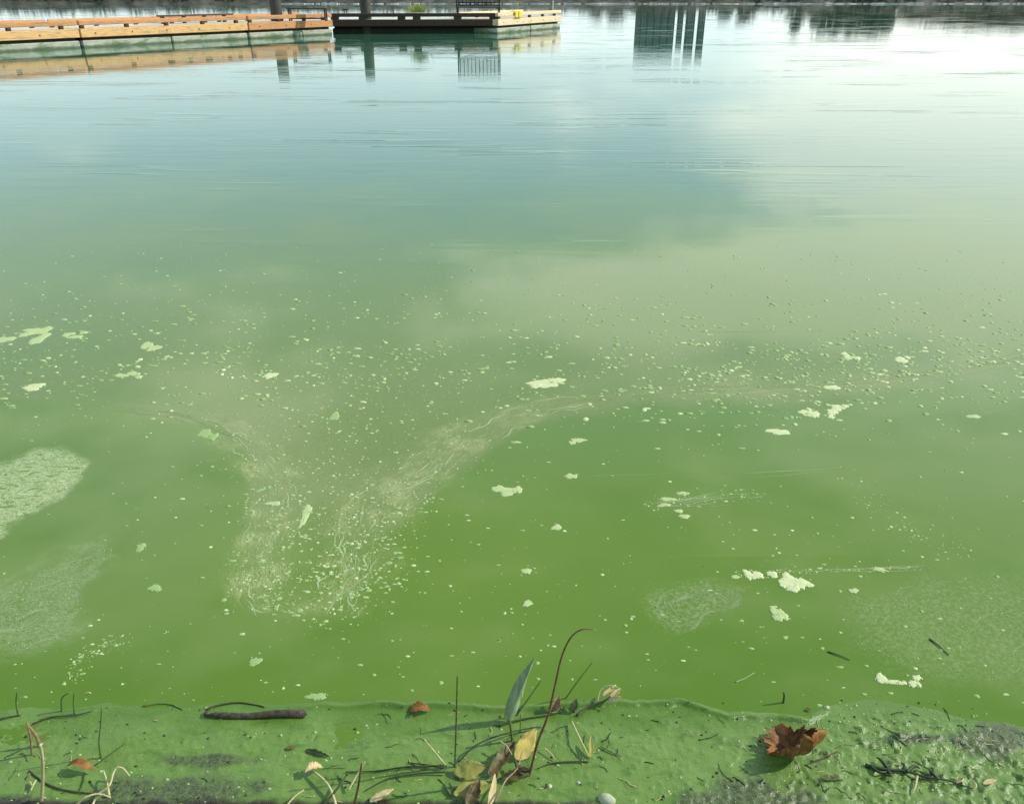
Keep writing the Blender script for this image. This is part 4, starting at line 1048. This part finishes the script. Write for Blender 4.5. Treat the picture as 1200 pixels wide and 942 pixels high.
# the big curled leaf at right: a jagged bowl lying on its side
def big_leaf():
    c = G(928, 884, .0); V = []; Fc = []; nu, nv = 56, 12; r4 = random.Random(9)
    teeth = [r4.uniform(0, 1) for _ in range(nu + 1)]
    ex, ey, ez = Vector((1, 0, 0)), Vector((0, .8, .25)).normalized(), Vector((-.28, -.30, .9)).normalized()
    for i in range(nu + 1):
        a = math.pi * 2 * i / nu
        lobe = .82 + .16 * math.cos(3 * a + .8) + .10 * math.cos(7 * a) + .26 * teeth[i % nu] * (1 if i % 2 else -.6)
        for j in range(nv + 1):
            k = j / nv
            r = k * .095 * (1 + (lobe - 1) * k)
            hgt = .056 * k ** 1.5 * (1 + .72 * math.cos(a + .75))       # right and back rims stand high, left rim low
            crinkle = .004 * math.sin(a * 11 + k * 3) * k + .003 * mnoise.noise(Vector((math.cos(a) * 5, math.sin(a) * 5, k * 5)))
            inw = 1 - .50 * k ** 2.4 * (1 + math.cos(a + .75)) * .5
            V.append(c + Vector((math.cos(a) * r * inw, math.sin(a) * r * .74 * inw, .004 + hgt + crinkle)))
    for i in range(nu):
        for j in range(nv):
            q = i * (nv + 1) + j; Fc.append((q, q + 1, q + nv + 2, q + nv + 1))
    o = obj('curled_leaf', mesh('curled_leaf', V, Fc, M['leaf_brown'], True))
    s_ = o.modifiers.new('thickness', 'SOLIDIFY'); s_.thickness = .0009; s_.offset = 0
    tag(o, 'large curled rust brown leaf cupped on the scum at lower right', 'leaf')
    for a in (-.2, .45, .95, 1.5, 2.2, 3.0, 4.2):
        pts = []
        for j in range(1, 11):
            k = j / 10 * .9; hgt = .056 * k ** 1.5 * (1 + .72 * math.cos(a + .75)); inw = 1 - .50 * k ** 2.4 * (1 + math.cos(a + .75)) * .5
            pts.append(c + Vector((math.cos(a) * k * .072 * inw, math.sin(a) * k * .072 * .74 * inw, .0065 + hgt)))
        MB().tube(pts, [.0016 - .00012 * j for j in range(10)], 5).build('vein', M['leaf_rust'], o, smooth=True)
    st = [G(950, 892, .010), G(965, 887, .010), G(982, 880, .012)]
    MB().tube(curve(st, 6), .0022, 7).build('stalk', M['leaf_dark'], o, smooth=True)
    return o
big_leaf()

# dark weedy twig at the right
rt = tag(obj('weedy_twig', None), 'dark algae draped twig with short side branches at lower right', 'twig')
stem('main_stem', [(1014, 896), (1035, 901), (1060, 903), (1085, 910), (1110, 914), (1140, 924)], M['dark_green'], .0048, .0014, None, heights=[.004, .008, .007, .008, .006, .003], parent=rt)
for pts in ([(1040, 900), (1032, 890), (1027, 887)], [(1058, 903), (1060, 897), (1056, 893)], [(1088, 910), (1094, 902), (1090, 899)], [(1040, 902), (1044, 908), (1036, 908)], [(1100, 913), (1092, 905), (1088, 900)], [(1020, 897), (1030, 904), (1042, 904)], [(1062, 904), (1072, 897), (1078, 900)]):
    stem('side_branch', pts, M['dark_green'], .0050, .0016, None, heights=[.006, .012, .008], parent=rt)
stem('pale_root', [(1075, 908), (1073, 920), (1069, 930)], M['stem_straw'], .0030, .0014, 'pale root hanging down from the weedy twig', 'root', heights=[.008, .008, .004])
stem('pale_root', [(1140, 926), (1144, 920), (1140, 914)], M['stem_straw'], .0026, .0016, 'pale root crumb right of the weedy twig', 'root', heights=[.006, .012, .006])
ribleaf('pale_scrap', G(1152, 918, .005), G(1168, 914, .008), .012, M['leaf_tan'], 'pale leaf scrap at the far lower right', cup=.6, seed=81, rib=False)
ribleaf('pale_scrap', G(1118, 917, .005), G(1128, 914, .008), .008, M['leaf_tan'], 'pale leaf scrap at the tip of the weedy twig', cup=.6, seed=82, rib=False)
stem('loose_stick', [(1089, 748), (1100, 756), (1112, 767)], M['stem_dark'], .0020, .0012, 'small dark stick slanting on the water at right', 'stick', heights=[.002, .003, .002])
stem('loose_stick', [(970, 763), (982, 767), (996, 773)], M['stem_dark'], .0020, .0010, 'small dark stick on the water left of the slanting one', 'stick', heights=[.002, .003, .002])
stem('green_rod_bit', [(862, 799), (872, 795), (884, 788)], M['filament_dim'], .0018, .0012, 'faint green straw on the water above the big curled leaf', 'stick', heights=[.001] * 3)
stem('stub', [(918, 823), (919, 815), (918, 811)], M['stem_dark'], .003, .002, 'tiny dark stub in the water above the big curled leaf', 'stick', heights='up')

# threads of algae and torn plant bits tangled on the mud
r_ = random.Random(33)
th = [MB(), MB(), MB()]
for i in range(190):
    px = r_.choice((r_.uniform(-40, 1240), r_.gauss(620, 110), r_.gauss(1080, 80))); py = r_.uniform(832, 946)
    p = P(px, py)
    if p.y > shore_y(p.x) - .01: continue
    a = r_.uniform(0, 3.14) if r_.random() < .5 else r_.gauss(0, .4); pts = []; L_ = r_.uniform(.004, .009)
    for j in range(r_.randint(3, 8)):
        pts.append(Vector((p.x, p.y, max(0, bz(p.x, p.y)) + .0006 + .003 * r_.random() * (j % 2)))); a += r_.gauss(0, .35); p = p + Vector((math.cos(a), math.sin(a), 0)) * L_
    k = r_.choices((0, 1, 2), (5, 3, 3))[0]; rr = r_.uniform(.0005, .0012)
    th[k].tube(pts, [rr] * (len(pts) - 1) + [rr * .4], 4)
for mb, mt, lb in zip(th, (M['dark_green'], M['stem_straw'], M['stem_green']), ('dark threads of weed on the scum', 'straw coloured root threads on the scum', 'green algae threads on the scum')):
    tag(mb.build('weed_threads', mt, smooth=True), lb, kind='stuff')

# crumbs on the scum: dark and pale specks
r_ = random.Random(21)
cr = [MB(), MB(), MB()]
for i in range(2600):
    px = r_.uniform(-60, 1260) if i % 3 else r_.gauss(1070, 90); py = r_.uniform(826, 948)
    if i % 3 == 0: py = r_.uniform(808, 925)
    p = P(px, py)
    if p.y > shore_y(p.x) + (.0 if i % 3 else .04): continue
    if mnoise.noise(Vector((px / 40, py / 18, 4))) < r_.uniform(-.5, .25): continue
    z = max(0, bz(p.x, p.y)); k = r_.choices((0, 1, 2), (5, 5, 3))[0]; r = .0009 + .0042 * r_.random() ** 3
    n = 6; V = [(p.x + math.cos(a * math.pi / 3) * r * r_.uniform(.6, 1.5), p.y + math.sin(a * math.pi / 3) * r * r_.uniform(.5, 1), z - .0006) for a in range(n)] + [(p.x, p.y, z + r * r_.uniform(.6, 1.4))]
    cr[k].add(V, [(i_, (i_ + 1) % n, n) for i_ in range(n)])
for mb, mt, lb in zip(cr, (M['dark_green'], FOAM[1], FOAM[2]), ('dark crumbs of debris on the scum', 'pale crumbs of dried scum', 'dull green crumbs of scum')):
    tag(mb.build('scum_crumbs', mt, smooth=True), lb, kind='stuff')
